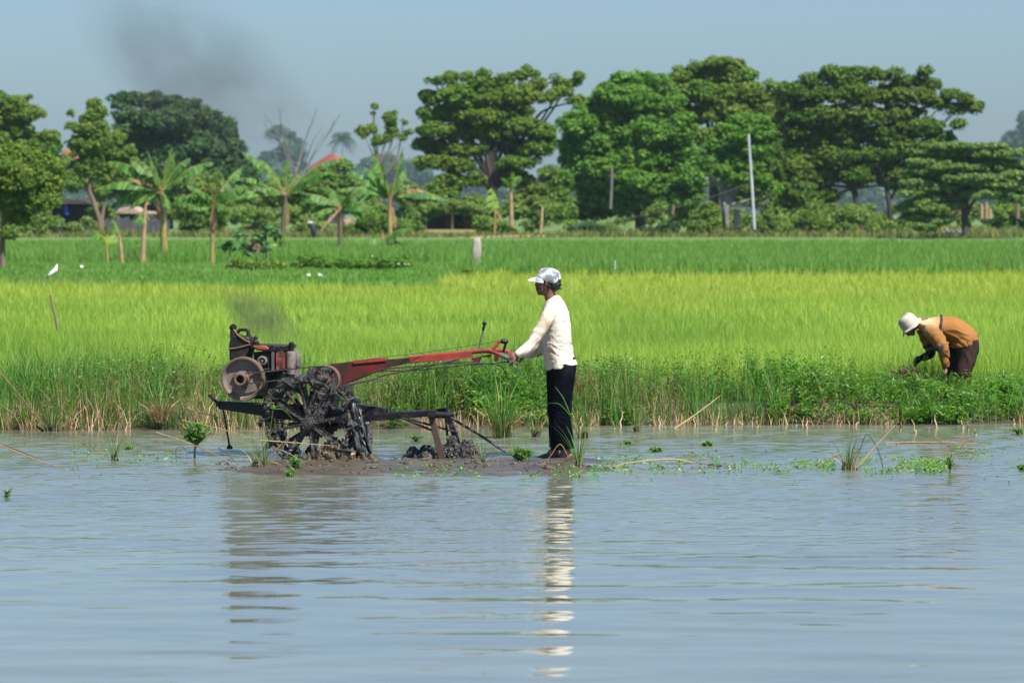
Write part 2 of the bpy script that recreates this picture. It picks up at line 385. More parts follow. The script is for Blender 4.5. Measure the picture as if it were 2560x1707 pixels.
def ground_mat():
    m, nt, N, L = _new('wet_earth')
    out = N.new('ShaderNodeOutputMaterial'); b = N.new('ShaderNodeBsdfPrincipled'); L.new(b.outputs[0], out.inputs[0])
    tc = N.new('ShaderNodeTexCoord'); v = tc.outputs['Object']
    sp = N.new('ShaderNodeSeparateXYZ'); L.new(v, sp.inputs[0])
    n1 = noise(N, L, 2.2, 6, .65, v); r1 = ramp(N, [(.3, (.055, .043, .027)), (.7, (.125, .10, .066))]); L.new(n1.outputs[0], r1.inputs[0])
    n2 = noise(N, L, .9, 5, .6, v); r2 = ramp(N, [(.3, (.06, .12, .022)), (.7, (.13, .20, .04))]); L.new(n2.outputs[0], r2.inputs[0])
    mr = N.new('ShaderNodeMapRange'); mr.inputs['From Min'].default_value = 41.0; mr.inputs['From Max'].default_value = 44.0; L.new(sp.outputs[1], mr.inputs[0])
    mx = N.new('ShaderNodeMix'); mx.data_type = 'RGBA'; L.new(mr.outputs[0], mx.inputs[0]); L.new(r1.outputs[0], mx.inputs[6]); L.new(r2.outputs[0], mx.inputs[7])
    L.new(mx.outputs[2], b.inputs['Base Color'])
    rr = N.new('ShaderNodeMapRange'); rr.inputs['From Min'].default_value = .01; rr.inputs['From Max'].default_value = .12; rr.inputs['To Min'].default_value = .20; rr.inputs['To Max'].default_value = .85
    L.new(sp.outputs[2], rr.inputs[0]); L.new(rr.outputs[0], b.inputs['Roughness'])
    n3 = noise(N, L, 11, 8, .75, v); bp = N.new('ShaderNodeBump'); bp.inputs['Strength'].default_value = .8; bp.inputs['Distance'].default_value = .03
    L.new(n3.outputs[0], bp.inputs['Height']); L.new(bp.outputs[0], b.inputs['Normal'])
    return m
M['ground'] = ground_mat()

def water_mat():
    m, nt, N, L = _new('muddy_water')
    out = N.new('ShaderNodeOutputMaterial'); b = N.new('ShaderNodeBsdfPrincipled'); L.new(b.outputs[0], out.inputs[0])
    tc = N.new('ShaderNodeTexCoord'); v = tc.outputs['Object']
    n1 = noise(N, L, .5, 4, .6, v); r1 = ramp(N, [(.3, (.115, .128, .098)), (.7, (.16, .172, .13))]); L.new(n1.outputs[0], r1.inputs[0])
    L.new(r1.outputs[0], b.inputs['Base Color'])
    b.inputs['Roughness'].default_value = .03; b.inputs['IOR'].default_value = 1.333
    mp = N.new('ShaderNodeMapping'); mp.inputs['Scale'].default_value = (1.1, 3.4, 1); L.new(v, mp.inputs[0])
    n2 = noise(N, L, 3.2, 3, .55, mp.outputs[0], .4); bp = N.new('ShaderNodeBump'); bp.inputs['Distance'].default_value = .01
    # stronger wind and wake ripple round the ploughed strip
    sp = N.new('ShaderNodeSeparateXYZ'); L.new(v, sp.inputs[0])
    mr = N.new('ShaderNodeMapRange'); mr.inputs['From Min'].default_value = 22; mr.inputs['From Max'].default_value = 36; mr.inputs['To Min'].default_value = .05; mr.inputs['To Max'].default_value = .55
    L.new(sp.outputs[1], mr.inputs[0]); L.new(mr.outputs[0], bp.inputs['Strength'])
    L.new(n2.outputs[0], bp.inputs['Height']); L.new(bp.outputs[0], b.inputs['Normal'])
    return m
M['water'] = water_mat()

def volume_mat(name, color, density, aniso=0.0, blob=None, nscale=3.0):
    m, nt, N, L = _new(name)
    out = N.new('ShaderNodeOutputMaterial'); v = N.new('ShaderNodeVolumePrincipled'); L.new(v.outputs[0], out.inputs['Volume'])
    v.inputs['Color'].default_value = rgb(color); v.inputs['Anisotropy'].default_value = aniso; v.inputs['Density'].default_value = density
    if blob:
        tc = N.new('ShaderNodeTexCoord'); g = N.new('ShaderNodeVectorMath'); g.operation = 'LENGTH'; L.new(tc.outputs['Object'], g.inputs[0])
        mr = N.new('ShaderNodeMapRange'); mr.interpolation_type = 'SMOOTHSTEP'; mr.inputs['From Min'].default_value = 1.0; mr.inputs['From Max'].default_value = .15
        L.new(g.outputs['Value'], mr.inputs[0])
        n = noise(N, L, nscale, 4, .6, tc.outputs['Object'], .6); nr = N.new('ShaderNodeMapRange'); nr.inputs['From Min'].default_value = .38; nr.inputs['From Max'].default_value = .68
        L.new(n.outputs[0], nr.inputs[0])
        mu = N.new('ShaderNodeMath'); mu.operation = 'MULTIPLY'; L.new(mr.outputs[0], mu.inputs[0]); L.new(nr.outputs[0], mu.inputs[1])
        m2 = N.new('ShaderNodeMath'); m2.operation = 'MULTIPLY'; L.new(mu.outputs[0], m2.inputs[0]); m2.inputs[1].default_value = density; L.new(m2.outputs[0], v.inputs['Density'])
    return m
# ------------------------------------------------------------------ camera, light, sky
cam = bpy.data.cameras.new('camera'); co = bpy.data.objects.new('camera', cam); COL.objects.link(co); SC.camera = co
co.location = (0, 0, H); co.rotation_euler = (PI / 2, 0, 0)
cam.sensor_width = 36; cam.lens = 36 * F / 2560
cam.shift_y = (HZ - 853.5) / 2560; cam.clip_start = .5; cam.clip_end = 6000
cam.dof.use_dof = True; cam.dof.focus_distance = 34.7; cam.dof.aperture_fstop = 4.9

SUN_EL, SUN_AZ = math.radians(58), math.radians(-52)      # azimuth: measured from +x, towards -y (behind the camera, to the right)
sv = Vector((math.cos(SUN_EL) * math.cos(SUN_AZ), math.cos(SUN_EL) * math.sin(SUN_AZ), math.sin(SUN_EL)))
sl = bpy.data.lights.new('sun', 'SUN'); so = bpy.data.objects.new('sun', sl); COL.objects.link(so)
sl.energy = 5.0; sl.angle = math.radians(.5); sl.color = (1, .965, .90)
so.rotation_euler = sv.to_track_quat('Z', 'Y').to_euler()

W = bpy.data.worlds.new('World'); SC.world = W; W.use_nodes = True
wn = W.node_tree.nodes; wl = W.node_tree.links
bg = wn['Background']; sky = wn.new('ShaderNodeTexSky'); sky.sky_type = 'NISHITA'; sky.sun_disc = False
sky.sun_elevation = SUN_EL; sky.sun_rotation = math.atan2(sv.x, sv.y); sky.altitude = 0; sky.air_density = SKY_AIR; sky.dust_density = SKY_DUST; sky.ozone_density = SKY_OZ
tint = wn.new('ShaderNodeMix'); tint.data_type = 'RGBA'; tint.blend_type = 'MULTIPLY'; tint.inputs[0].default_value = 1; wl.new(sky.outputs[0], tint.inputs[6]); tint.inputs[7].default_value = rgb(SKY_TINT)
wl.new(tint.outputs[2], bg.inputs[0]); bg.inputs[1].default_value = SKY_STR
SC.view_settings.view_transform = 'Standard'; SC.view_settings.look = 'None'; SC.view_settings.exposure = EXPO; SC.view_settings.gamma = 1
SC.cycles.max_bounces = 8; SC.cycles.diffuse_bounces = 3; SC.cycles.glossy_bounces = 3; SC.cycles.transmission_bounces = 4
SC.cycles.volume_bounces = 1; SC.cycles.transparent_max_bounces = 8; SC.cycles.use_denoising = True
SC.cycles.volume_step_rate = 2.0; SC.cycles.caustics_reflective = False; SC.cycles.caustics_refractive = False

# ------------------------------------------------------------------ ground
def shore(x): return 39.35 + .14 * np.asarray(x) + .55 * (fbm(np.asarray(x) * .7 + 40, 3.3, 5) - .5) * 2 * .5
def ground_z(x, y):
    x = np.asarray(x, float); y = np.asarray(y, float); s = shore(x)
    z = -.14 * np.clip((s - y) / .9, 0, 1)
    bank = .17 * sstep(0, .9, y - s) * (1 - .45 * sstep(1.6, 3.0, y - s))
    z = np.where(y >= s, bank, z)
    # the ploughed strip: mud churned up to the surface
    c = 33.35 + .14 * np.sin(x * 1.3); w = 1.42 + .3 * np.sin(x * .9 + 1) - .75 * sstep(.4, 1.1, x)
    along = sstep(-2.75, -2.2, x + .25 * np.sin(y * 2.3)) * (1 - .22 * sstep(.5, 1.1, x)) * (1 - sstep(1.9, 2.9, x))
    S = np.exp(-((y - c) / w) ** 4) * along
    z = z + .178 * S + .085 * (fbm(x * 1.3, y * 1.9, 11, 4) - .5) * S

    z = np.where(y < s - 1.5, np.minimum(z, -.027 + .080 * fbm(x * 1.7, y * 3.4, 17, 6) - .010 * sstep(.5, 1.0, x)), z)
    z = z - .03 * np.exp(-((x - .42) / .28) ** 2 - ((y - 34.4) / .3) ** 2)
    z = z + .012 * (fbm(x * 5, y * 5, 3) - .5)
    z = z + .16 * sstep(104, 107, y) - .02 * sstep(119, 122, y) + .47 * sstep(207, 227, y)
    z = z + .05 * (fbm(x * .15, y * .15, 8) - .5) * sstep(90, 130, y)
    return z
def grid(name, xs, ys, zf, mat):
    X, Y = np.meshgrid(xs, ys); Z = zf(X, Y); n, m = X.shape
    i = np.arange(n * m).reshape(n, m)
    Q = np.stack([i[:-1, :-1], i[:-1, 1:], i[1:, 1:], i[1:, :-1]], -1).reshape(-1, 4)
    return np_mesh(name, np.stack([X, Y, Z], -1), Q, mat, None, True)
def axis(*segs):
    out = [np.arange(a, b, s) for a, b, s in segs]; return np.concatenate(out + [[segs[-1][1]]])
gx = axis((-1500, -300, 300), (-300, -60, 30), (-60, -8, 3), (-8, 8, .06), (8, 60, 3), (60, 300, 30), (300, 1500, 300))
gy = axis((-60, 29, 3), (29, 43, .05), (43, 60, .8), (60, 300, 3), (300, 600, 30), (600, 4000, 400))
g = grid('ground', gx, gy, ground_z, M['ground'])
tag(g, 'flat wet farmland with a low muddy bank along the flooded plot', None, None, 'structure')

# ------------------------------------------------------------------ water
WR = np.random.default_rng(21)
WAVES = []
for lam, amp, n in ((.95, .0017, 5), (.66, .0013, 6), (.46, .0009, 7), (.3, .0006, 6)):
    for k in range(n):
        th = WR.normal(0, .13) + .04; WAVES.append((lam * WR.uniform(.8, 1.2), amp * WR.uniform(.5, 1.2), th, WR.uniform(0, 6.28)))
CHOP = []
for k in range(26):
    lam = WR.uniform(.13, .34); CHOP.append((lam, .0166 * lam / (2 * PI), WR.normal(0, .55), WR.uniform(0, 6.28)))
def water_z(x, y):
    z = np.zeros_like(x); wob = 2.6 * vnoise(x * .2, y * .25, 60) + 1.0 * vnoise(x * .7, y * .8, 61)
    for i, (lam, a, th, ph) in enumerate(WAVES):
        k = 2 * PI / lam; env = .35 + 1.1 * vnoise(x * .11 + i * 3, y * .30 + i * 7, 70 + i)
        short = 1.0 if lam > .65 else .25 + .75 * sstep(22, 30, y)
        long_ = 1.0 if lam < .65 else 1 - .7 * sstep(24, 31, y)
        z = z + a * env * short * long_ * np.sin(k * (y * math.cos(th) + x * math.sin(th)) + ph + wob * 1.5)
    c = np.zeros_like(x)
    for i, (lam, a, th, ph) in enumerate(CHOP):
        k = 2 * PI / lam; c = c + a * (.4 + 1.2 * vnoise(x * .35 + i * 5, y * .7 + i * 2, 170 + i)) * np.sin(k * (y * math.cos(th) + x * math.sin(th)) + ph + wob)
    c = c * (.17 + .83 * sstep(21, 31.5, y)) * (1 - .6 * sstep(37.4, 39, y) * (x < 0))
    return z * (1 - .75 * sstep(36.5, 39, y)) * WAVE_AMP + c * CHOP_AMP
wx = axis((-60, -7, 3), (-7, 7, .06), (7, 60, 3)); wy = axis((-60, 12, 2), (12, 16, .3), (16, 24, .035), (24, 41.5, .024))
w = grid('water', wx, wy, water_z, M['water'])
tag(w, 'shallow rippled brown water flooding the plot and mirroring the pale sky', None, None, 'structure')

# ------------------------------------------------------------------ air and smoke
def box_obj(name, a, b, mat):
    mb = MB(); x0, y0, z0 = a; x1, y1, z1 = b
    mb.add([(x0, y0, z0), (x1, y0, z0), (x1, y1, z0), (x0, y1, z0), (x0, y0, z1), (x1, y0, z1), (x1, y1, z1), (x0, y1, z1)],
           [(3, 2, 1, 0), (4, 5, 6, 7), (0, 1, 5, 4), (1, 2, 6, 5), (2, 3, 7, 6), (3, 0, 4, 7)])
    return mb.build(name, mat, None, smooth=0)
if HAZE > 0:
    hz = box_obj('haze', (-1600, -70, -1.4), (1600, 4100, 46), volume_mat('haze_air', HAZE_COL, HAZE, 0.2))
    tag(hz, 'thin warm bluish haze over the whole plain, thicker towards the far palms', None, None, 'stuff')

def smoke(c, r, dens, label, nscale, rotz=0, roty=0):
    mb = MB().ball((0, 0, 0), 1.0, 24, 16); o = mb.build('smoke', volume_mat('smoke_soot', (.10, .10, .11), dens, 0, True, nscale), None, 60)
    o.location = c; o.scale = r; o.rotation_euler = (0, roty, rotz)
    return tag(o, label, None, None, 'stuff')
smoke(P(500, 180, 36.5), (1.55, .8, .8), 1.3, 'faint dark smoke drifting against the sky above the left trees', 1.5, 0, .62)
smoke(P(655, 795, 35.1), (.52, .24, .25), 8.0, 'thin grey exhaust smoke just above the muffler of the red tiller', 1.6, 0, .6)

# ------------------------------------------------------------------ rice
def scatter(n, y0, y1, half, rng):
    """n points spread evenly over the wedge of field between two distances; half(y) is the half width"""
    y = rng.uniform(y0, y1, n * 2); keep = rng.uniform(0, half(y1), n * 2) < half(y); y = y[keep][:n]
    x = rng.uniform(-1, 1, len(y)) * half(y)
    return x, y
half = lambda y: y * .128 * 1.22 + 1.0
def hills(n, y0, y1, rng, per, spread, h, w, lean=.35, zf=ground_z, seg=3, hn=1.0, xlim=None, y_of=None):
    x, y = scatter(n, y0, y1, half, rng)
    if xlim is not None:
        k = xlim(x, y); x, y = x[k], y[k]
    n = len(x); hh = h * (1 + hn * (.30 * (fbm(x * .35, y * .12, 44) - .5) + rng.normal(0, .05, n)))
    X = np.repeat(x, per) + rng.normal(0, spread, n * per); Y = np.repeat(y, per) + rng.normal(0, spread, n * per)
    Z = zf(X, Y); N = n * per
    Ht = np.repeat(hh, per) * rng.uniform(.6, 1.08, N)
    return blades(np.stack([X, Y, Z], 1), Ht, w * rng.uniform(.7, 1.3, N), rng.uniform(0, 2 * PI, N), np.abs(rng.normal(lean * .7, lean * .45, N)).clip(0, .95), rng, 1.0, seg)
r_ = np.random.default_rng(3)
near = lambda x, y: y > shore(x) + 1.75 + .9 * vnoise(x * 1.1, 2.2, 90)
V, Q = join([hills(6400, 40.6, 55, r_, 28, .05, .50, .0095, .38, xlim=near),
             hills(9000, 55, 78, r_, 16, .07, .50, .015, .38),
             hills(9000, 78, 106, r_, 10, .09, .50, .026, .38, xlim=lambda x, y: (x > -.0128 * y + 1.2 * (vnoise(x * .5, y * .2, 71) - .5)) | (y < 90 + 2 * vnoise(x * .6, 1.1, 72)))])
tag(np_mesh('rice_crop', V, Q, M['rice']), 'bright yellow green young rice filling the wide middle field', None, None, 'stuff')
V, Q = join([hills(2600, 90, 102, r_, 14, .10, .36, .028, .35, seg=2, xlim=lambda x, y: x < -.0130 * y + .8 * vnoise(x * .4, y * .3, 77)), hills(6400, 102, 143, r_, 12, .12, .17, .034, .35, seg=2, xlim=lambda x, y: x < -.0135 * y + .8 * vnoise(x * .4, y * .3, 77)),
             hills(9000, 111, 160, r_, 12, .10, .60, .034, .33, seg=2, xlim=lambda x, y: (x > -.0135 * y) | (y > 143)),
             hills(8000, 160, 209, r_, 10, .16, .52, .05, .33, seg=2)])
tag(np_mesh('rice_crop', V, Q, M['rice_green']), 'deeper green taller rice in the strip before the tree line', None, None, 'stuff')

# ------------------------------------------------------------------ weeds on the bank
def weeds(n, rng):
    x = rng.uniform(-10, 10, n); s = shore(x)
    t = rng.beta(1.05, 1.25, n) * 2.9; y = s + .02 + t
    k = vnoise(x * 1.6, y * 1.6, 15) > .34 - .22 * (t > .9); x, y, t = x[k], y[k], t[k]
    # thin where grass tufts and bare mud show on the left shore
    k = ~((x < -2.2) & (t < .75) & (rng.random(len(x)) < .82)); x, y, t = x[k], y[k], t[k]
    n = len(x); z = ground_z(x, y)
    hgt = (.19 + .19 * sstep(0, .9, t)) * (.25 + 1.5 * fbm(x * 1.5, y * 1.7, 19)) * rng.uniform(.75, 1.2, n)
    hgt *= 1 - .45 * sstep(1.7, 2.9, t)
    hgt *= .93 * (1 - .40 * np.exp(-((x - 4.5) / .75) ** 2) * sstep(.3, .8, t))
    B = np.stack([x, y, z], 1); az = rng.uniform(0, 2 * PI, n); lean = np.abs(rng.normal(.18, .12, n))
    st = blades(B, hgt, np.full(n, .007), az, lean, rng, .6, 2)
    L = 26; f = np.tile(np.linspace(.22, 1.0, L), (n, 1)) + rng.normal(0, .03, (n, L))
    la = rng.uniform(0, 2 * PI, (n, L)); ll = (.026 + .018 * rng.random((n, L))) * (.72 + .5 * sstep(.5, .78, vnoise(x * 1.4 + 3, y * 1.4, 88)))[:, None] * (1.15 - .35 * f)
    out = .5 * ll + .03 * rng.random((n, L)) * (1.2 - f)
    C = np.stack([x[:, None] + np.cos(az)[:, None] * hgt[:, None] * lean[:, None] * f ** 1.6 + np.cos(la) * (out + .012),
                  y[:, None] + np.sin(az)[:, None] * hgt[:, None] * lean[:, None] * f ** 1.6 + np.sin(la) * (out + .012),
                  z[:, None] + hgt[:, None] * f], -1).reshape(-1, 3)
    la = la.ravel(); up = rng.uniform(-.35, .65, n * L); T = np.stack([np.cos(la), np.sin(la), up], 1)
    Nn = np.stack([-np.cos(la) * up, -np.sin(la) * up, np.ones(n * L)], 1) + rng.normal(0, .3, (n * L, 3))
    lv = leaf_quads(C, nrm(Nn), ll.ravel(), .34, rng, T)
    return st, lv, B
r_ = np.random.default_rng(5)
st, lv, wb = weeds(7200, r_)
n = 7000; x = r_.uniform(-10, 10, n); t = r_.beta(1.1, 1.3, n) * 2.9
k = vnoise(x * .9 + 9, t * 1.2, 33) > np.where(x < -1.8, .30, .52); x, t = x[k], t[k]; y = shore(x) + .05 + t
B = np.stack([x, y, ground_z(x, y)], 1); n = len(x); per = 6
B = np.repeat(B, per, 0) + np.concatenate([r_.normal(0, .03, (n * per, 2)), np.zeros((n * per, 1))], 1)
gr = blades(B, r_.uniform(.22, .60, n * per) * np.repeat((.55 + .9 * vnoise(x * 1.9, y * 1.2, 29)) * (1 - .6 * np.exp(-((x - 4.5) / .7) ** 2)), per), r_.uniform(.004, .009, n * per), r_.uniform(0, 6.28, n * per), np.abs(r_.normal(.3, .2, n * per)).clip(0, .9), r_, 1.2, 3)
wl_ = tag(np_mesh('weeds', *lv, M['weed_leaf']), 'dense leafy green weeds covering the bank between water and rice', None, None, 'stuff')
tag(np_mesh('bank_grass', *join([gr]), M['grass_blade']), 'long thin grass mixed through the weeds on the bank', None, None, 'stuff')
tag(np_mesh('weed_stems', *st, M['weed_stem']), 'thin upright stems of the weeds on the bank', None, None, 'stuff')
# dry litter and bare stalks low on the bank
n = 6600; x = r_.uniform(-10, 10, n); t = np.abs(r_.normal(.2, .26, n)); y = shore(x) + t - .05; k = vnoise(x * 1.7, 8.1, 51) > np.where(x < -1.2, .25, .42); x, y = x[k], y[k]
B = np.stack([x, y, ground_z(x, y)], 1); n = len(x)
tag(np_mesh('dry_stalks', *blades(B, r_.uniform(.06, .34, n) * (.6 + .7 * (x < -1.5)), r_.uniform(.004, .010, n), r_.uniform(0, 6.28, n), r_.uniform(.1, .95, n), r_, .6, 2), M['straw']), 'dry straw coloured stalks along the foot of the bank', None, None, 'stuff')

# patches of withered brown grass among the weeds
n = 2000; x = r_.uniform(-10, 10, n); t = r_.uniform(.1, 2.6, n); y = shore(x) + t; k = vnoise(x * 1.2 + 5, y * 1.2, 63) > .68; x, y = x[k], y[k]; per = 9; n = len(x) * per
B = np.stack([x, y, ground_z(x, y)], 1); B = np.repeat(B, per, 0) + np.concatenate([r_.normal(0, .04, (n, 2)), np.zeros((n, 1))], 1)
tag(np_mesh('withered_grass', *blades(B, r_.uniform(.2, .52, n), r_.uniform(.004, .008, n), r_.uniform(0, 6.28, n), np.abs(r_.normal(.4, .25, n)).clip(0, 1), r_, 1.2, 3), leafmat('withered', [(0, (.13, .085, .035)), (.5, (.26, .20, .08)), (1, (.40, .31, .15))], .2, .7)), 'withered brown grass in patches among the green weeds of the bank', None, None, 'stuff')
# crumbs of turned mud along the ploughed strip
r_ = np.random.default_rng(9); mb = MB()
for k in range(520):
    x = r_.uniform(-2.5, 2.3); y = 33.2 + r_.normal(0, .55) - .1 * (x > .5); z = float(ground_z(x, y)); s_ = r_.gamma(1.6, .0045) + .003
    if z > -.012: mb.ball((x, y, z + s_ * .2), (s_ * r_.uniform(.8, 2), s_ * 1.2, s_ * .8), 6, 4)
mb.jitter(.012, 30); tag(mb.build('mud_crumbs', M['mud_brown'], None, 60), 'crumbs and small clods of dark mud strewn along the ploughed strip', None, None, 'stuff')
# ------------------------------------------------------------------ two-wheel tiller
YAW = math.radians(11); TC, TS = math.cos(YAW), math.sin(YAW)
TX0, TY0 = (790 - 1280) / F * 34.75, 34.75
AX = Vector((TS, TC, 0)); FW = Vector((TC, -TS, 0)); UP = Vector((0, 0, 1))     # axle direction, rearwards, up
def T(px, py, ly):
    k = (px - 1280) / F
    lx = (k * (TY0 + ly * TC) - TX0 - ly * TS) / (TC + k * TS)
    y = TY0 - lx * TS + ly * TC
    return Vector((TX0 + lx * TC + ly * TS, y, H - (py - HZ) / F * y))
def C1(cx, cy, ly): return T(500 + cx / 3.92, 780 + cy / 3.92, ly)      # read off the enlarged front half
def C2(cx, cy, ly): return T(900 + cx / 3.92, 780 + cy / 3.92, ly)      # and the rear half
PX = 35.0 / F                                                            # metres per photo pixel
CP = PX / 3.92

tl = thing('power_tiller', 'red and black two-wheel power tiller caked with mud, ploughing through the flooded plot', 'tiller', (TX0, TY0, 0))

# chassis: two side rails, cross bars, bent-up nose, stand rod
mb = MB()
for ly in (-.17, .17):
    prof = [C1(165, 872, ly), C1(600, 905, ly), C1(1060, 918, ly), C1(1060, 1090, ly), C1(560, 1010, ly), C1(180, 950, ly)]
    mb.prism(prof, AX * .012)
    mb.bar(C1(160, 874, ly - .02), C1(1060, 915, ly - .02), .055, .010)
mb.bar(C1(170, 900, -.2), C1(170, 900, .2), .03, .05); mb.bar(C1(560, 955, -.17), C1(560, 955, .17), .03, .06)
mb.bar(C1(900, 970, -.17), C1(900, 970, .17), .03, .06)
ch = mb.build('chassis', M['oily_metal'], tl, bevel=.003)
mb = MB(); mb.bar(C1(92, 815, -.14), C1(172, 888, -.14), .05, .02); mb.bar(C1(92, 815, .14), C1(172, 888, .14), .05, .02)
mb.bar(C1(96, 818, -.16), C1(96, 818, .16), .03, .025); mb.build('front_bumper', M['black_metal'], tl, bevel=.003)
mb = MB(); mb.tube([C1(228, 955, -.12), C1(262, 1150, -.12), C1(290, 1322, -.12)], [.0075, .0075, .009])
mb.lathe([(.012, .03), (.026, .012), (.027, 0), (.024, -.006)], C1(291, 1335, -.12), UP, 14); mb.build('stand_rod', M['black_metal'], tl)

# engine: block, hopper lid, orange side and top panels, cooling fan, filler, injector bits
eng = MB()
def slab(mb, c, ly0, ly1): return mb.prism([C1(x, y, ly0) for x, y in c], AX * (ly1 - ly0))
slab(eng, [(525, 392), (735, 400), (735, 610), (690, 640), (640, 830), (520, 820), (480, 560), (525, 470)], -.17, .16)
slab(eng, [(480, 600), (700, 560), (860, 600), (880, 760), (700, 850), (500, 850)], -.12, .13)
e = eng.build('engine', M['black_metal'], tl, bevel=.008)
mb = MB(); slab(mb, [(478, 322), (838, 330), (846, 345), (800, 392), (690, 388), (560, 376), (500, 350)], -.19, .19); mb.build('hopper_lid', M['oily_metal'], e, bevel=.006)
mb = MB(); slab(mb, [(515, 338), (530, 328), (640, 330), (672, 352), (668, 372), (560, 368)], -.205, -.10); mb.build('top_panel', M['orange_paint'], e, bevel=.005)
mb = MB(); slab(mb, [(742, 396), (815, 380), (805, 560), (742, 572)], -.20, .15); mb.build('side_panel', M['orange_paint'], e, bevel=.005)
mb = MB()
for s_, x in ((0, 765), (0, 785)): mb.bar(C1(x, 430, -.203), C1(x, 500, -.203), .006, .02)
mb.bar(C1(716, 392, -.195), C1(716, 575, -.195), .02, .03, AX)
mb.build('side_panel_slots', M['grey_metal'], e)
fo = C1(620, 476, -.17)
mb = MB().lathe([(.018, .05), (.03, .045), (.041, .038), (.043, .0), (.030, -.006), (.028, .012), (.012, .016), (.011, .0)], fo - AX * .04, AX, 24); mb.build('fan_pulley', M['dusty_iron'], e)
mb = MB()
mb.curve([C1(590, 500, -.19), C1(575, 540, -.19), C1(640, 560, -.19), C1(700, 555, -.19)], .006, 6)
mb.curve([C1(650, 440, -.18), C1(672, 520, -.18), C1(665, 590, -.18)], .005, 6)
mb.curve([C1(520, 400, -.18), C1(512, 470, -.18), C1(560, 520, -.18), C1(620, 560, -.17)], .006, 6)
mb.build('fuel_hose', M['cable'], e)
mb = MB(); mb.lathe([(.030, 0), (.03, .02), (.022, .026), (.012, .05), (.02, .06), (.012, .075), (.004, .078)], C1(548, 318, -.04), UP, 16)
mb.tube([C1(480, 300, -.05), C1(520, 285, -.05), C1(575, 305, -.05)], .01); mb.build('filler_cap', M['black_metal'], e)

# flywheel with hub, spinning on the near side
fc = C1(424, 655, -.30); R = 212 * CP
mb = MB().lathe([(R * .98, .045), (R, .035), (R, -.03), (R * .985, -.036), (R * .90, -.036), (R * .875, -.022), (R * .80, .006), (R * .45, .012), (R * .33, -.002), (R * .30, -.002), (R * .30, .02), (.02, .045)], fc, AX, 64)
fw = mb.build('flywheel', M['dusty_iron'], tl)
mb = MB().lathe([(R * 1.006, .03), (R * 1.006, -.028), (R * .985, -.0385), (R * .925, -.0385), (R * .905, -.03), (R * .93, -.02), (R * .98, -.01)], fc, AX, 64, closed=True); mb.build('rim', M['rim_iron'], fw)
mb = MB().lathe([(.030, .0), (.062, -.004), (.060, -.03), (.050, -.038), (.046, -.085), (.052, -.088), (.058, -.10), (.056, -.112), (.048, -.118), (.036, -.116), (.034, -.06), (.001, -.058)], fc, AX, 36)
for k in range(3):
    an = k * 2 * PI / 3 + .6; d = FW * math.cos(an) + UP * math.sin(an); mb.bar(fc - AX * .012 + d * .03, fc - AX * .012 + d * .095, .035, .022, AX)
mb.build('hub', M['rim_iron'], fw)
mb = MB().lathe([(.033, .0), (.033, -.005), (.001, -.006)], fc - AX * .056, AX, 24); mb.build('hub_bore', M['black_metal'], fw)

# transmission pulley and drive belt
pc = C1(1232, 668, -.33); r = 146 * CP
mb = MB().lathe([(r, .03), (r, -.03), (r * .93, -.034), (r * .86, -.03), (r * .86, .03)], pc, AX, 48, closed=True)
for k in range(4):
    an = k * PI / 2 + .9; d = FW * math.cos(an) + UP * math.sin(an); mb.bar(pc + d * .02, pc + d * r * .9, .03, .018, AX)
mb.lathe([(.016, .04), (.045, .03), (.045, -.02), (.040, -.05), (.026, -.055), (.024, -.03), (.001, -.03)], pc, AX, 28)
pu = mb.build('pulley', M['rim_iron'], tl)
mb = MB().curve([pc + FW * -.08 + UP * -.02 - AX * .035, pc + FW * .0 + UP * -.0 - AX * .05, pc + FW * .03 + UP * .05 - AX * .04, pc + FW * .05 + UP * .09 - AX * .035], [.018, .022, .015, .008], 7).jitter(.012, 30); mb.build('mud_lump', M['wet_mud'], pu)
for a_, b_ in ((C1(440, 602, -.375), C1(1215, 528, -.36)), (C1(470, 703, -.375), C1(860, 655, -.37))):
    MB().bar(a_, b_, .012, .014, AX).build('drive_belt', M['cable'], tl)

# exhaust muffler
mb = MB(); a = C1(892, 610, -.10); b = C1(890, 425, -.10)
mb.lathe([(.028, -.006), (.04, 0), (.041, .02), (.041, .185), (.036, .196), (.02, .20)], a, UP, 24)
mu = mb.build('muffler', M['muffler'], tl)
mb = MB(); mb.lathe([(.03, 0), (.036, .01), (.037, .10), (.030, .13), (.018, .145)], C1(952, 540, .0), UP, 24); mb.tube([C1(955, 520, 0), C1(950, 640, 0), C1(880, 700, -.02)], [.02, .022, .025], 10); mb.build('silencer', M['muffler'], mu)
mb = MB().tube([C1(895, 425, -.09), C1(894, 390, -.09), C1(895, 330, -.09), C1(896, 305, -.09), C1(893, 292, -.09)], [.024, .021, .026, .024, .010], 16); mb.build('exhaust_pipe', M['black_metal'], mu)

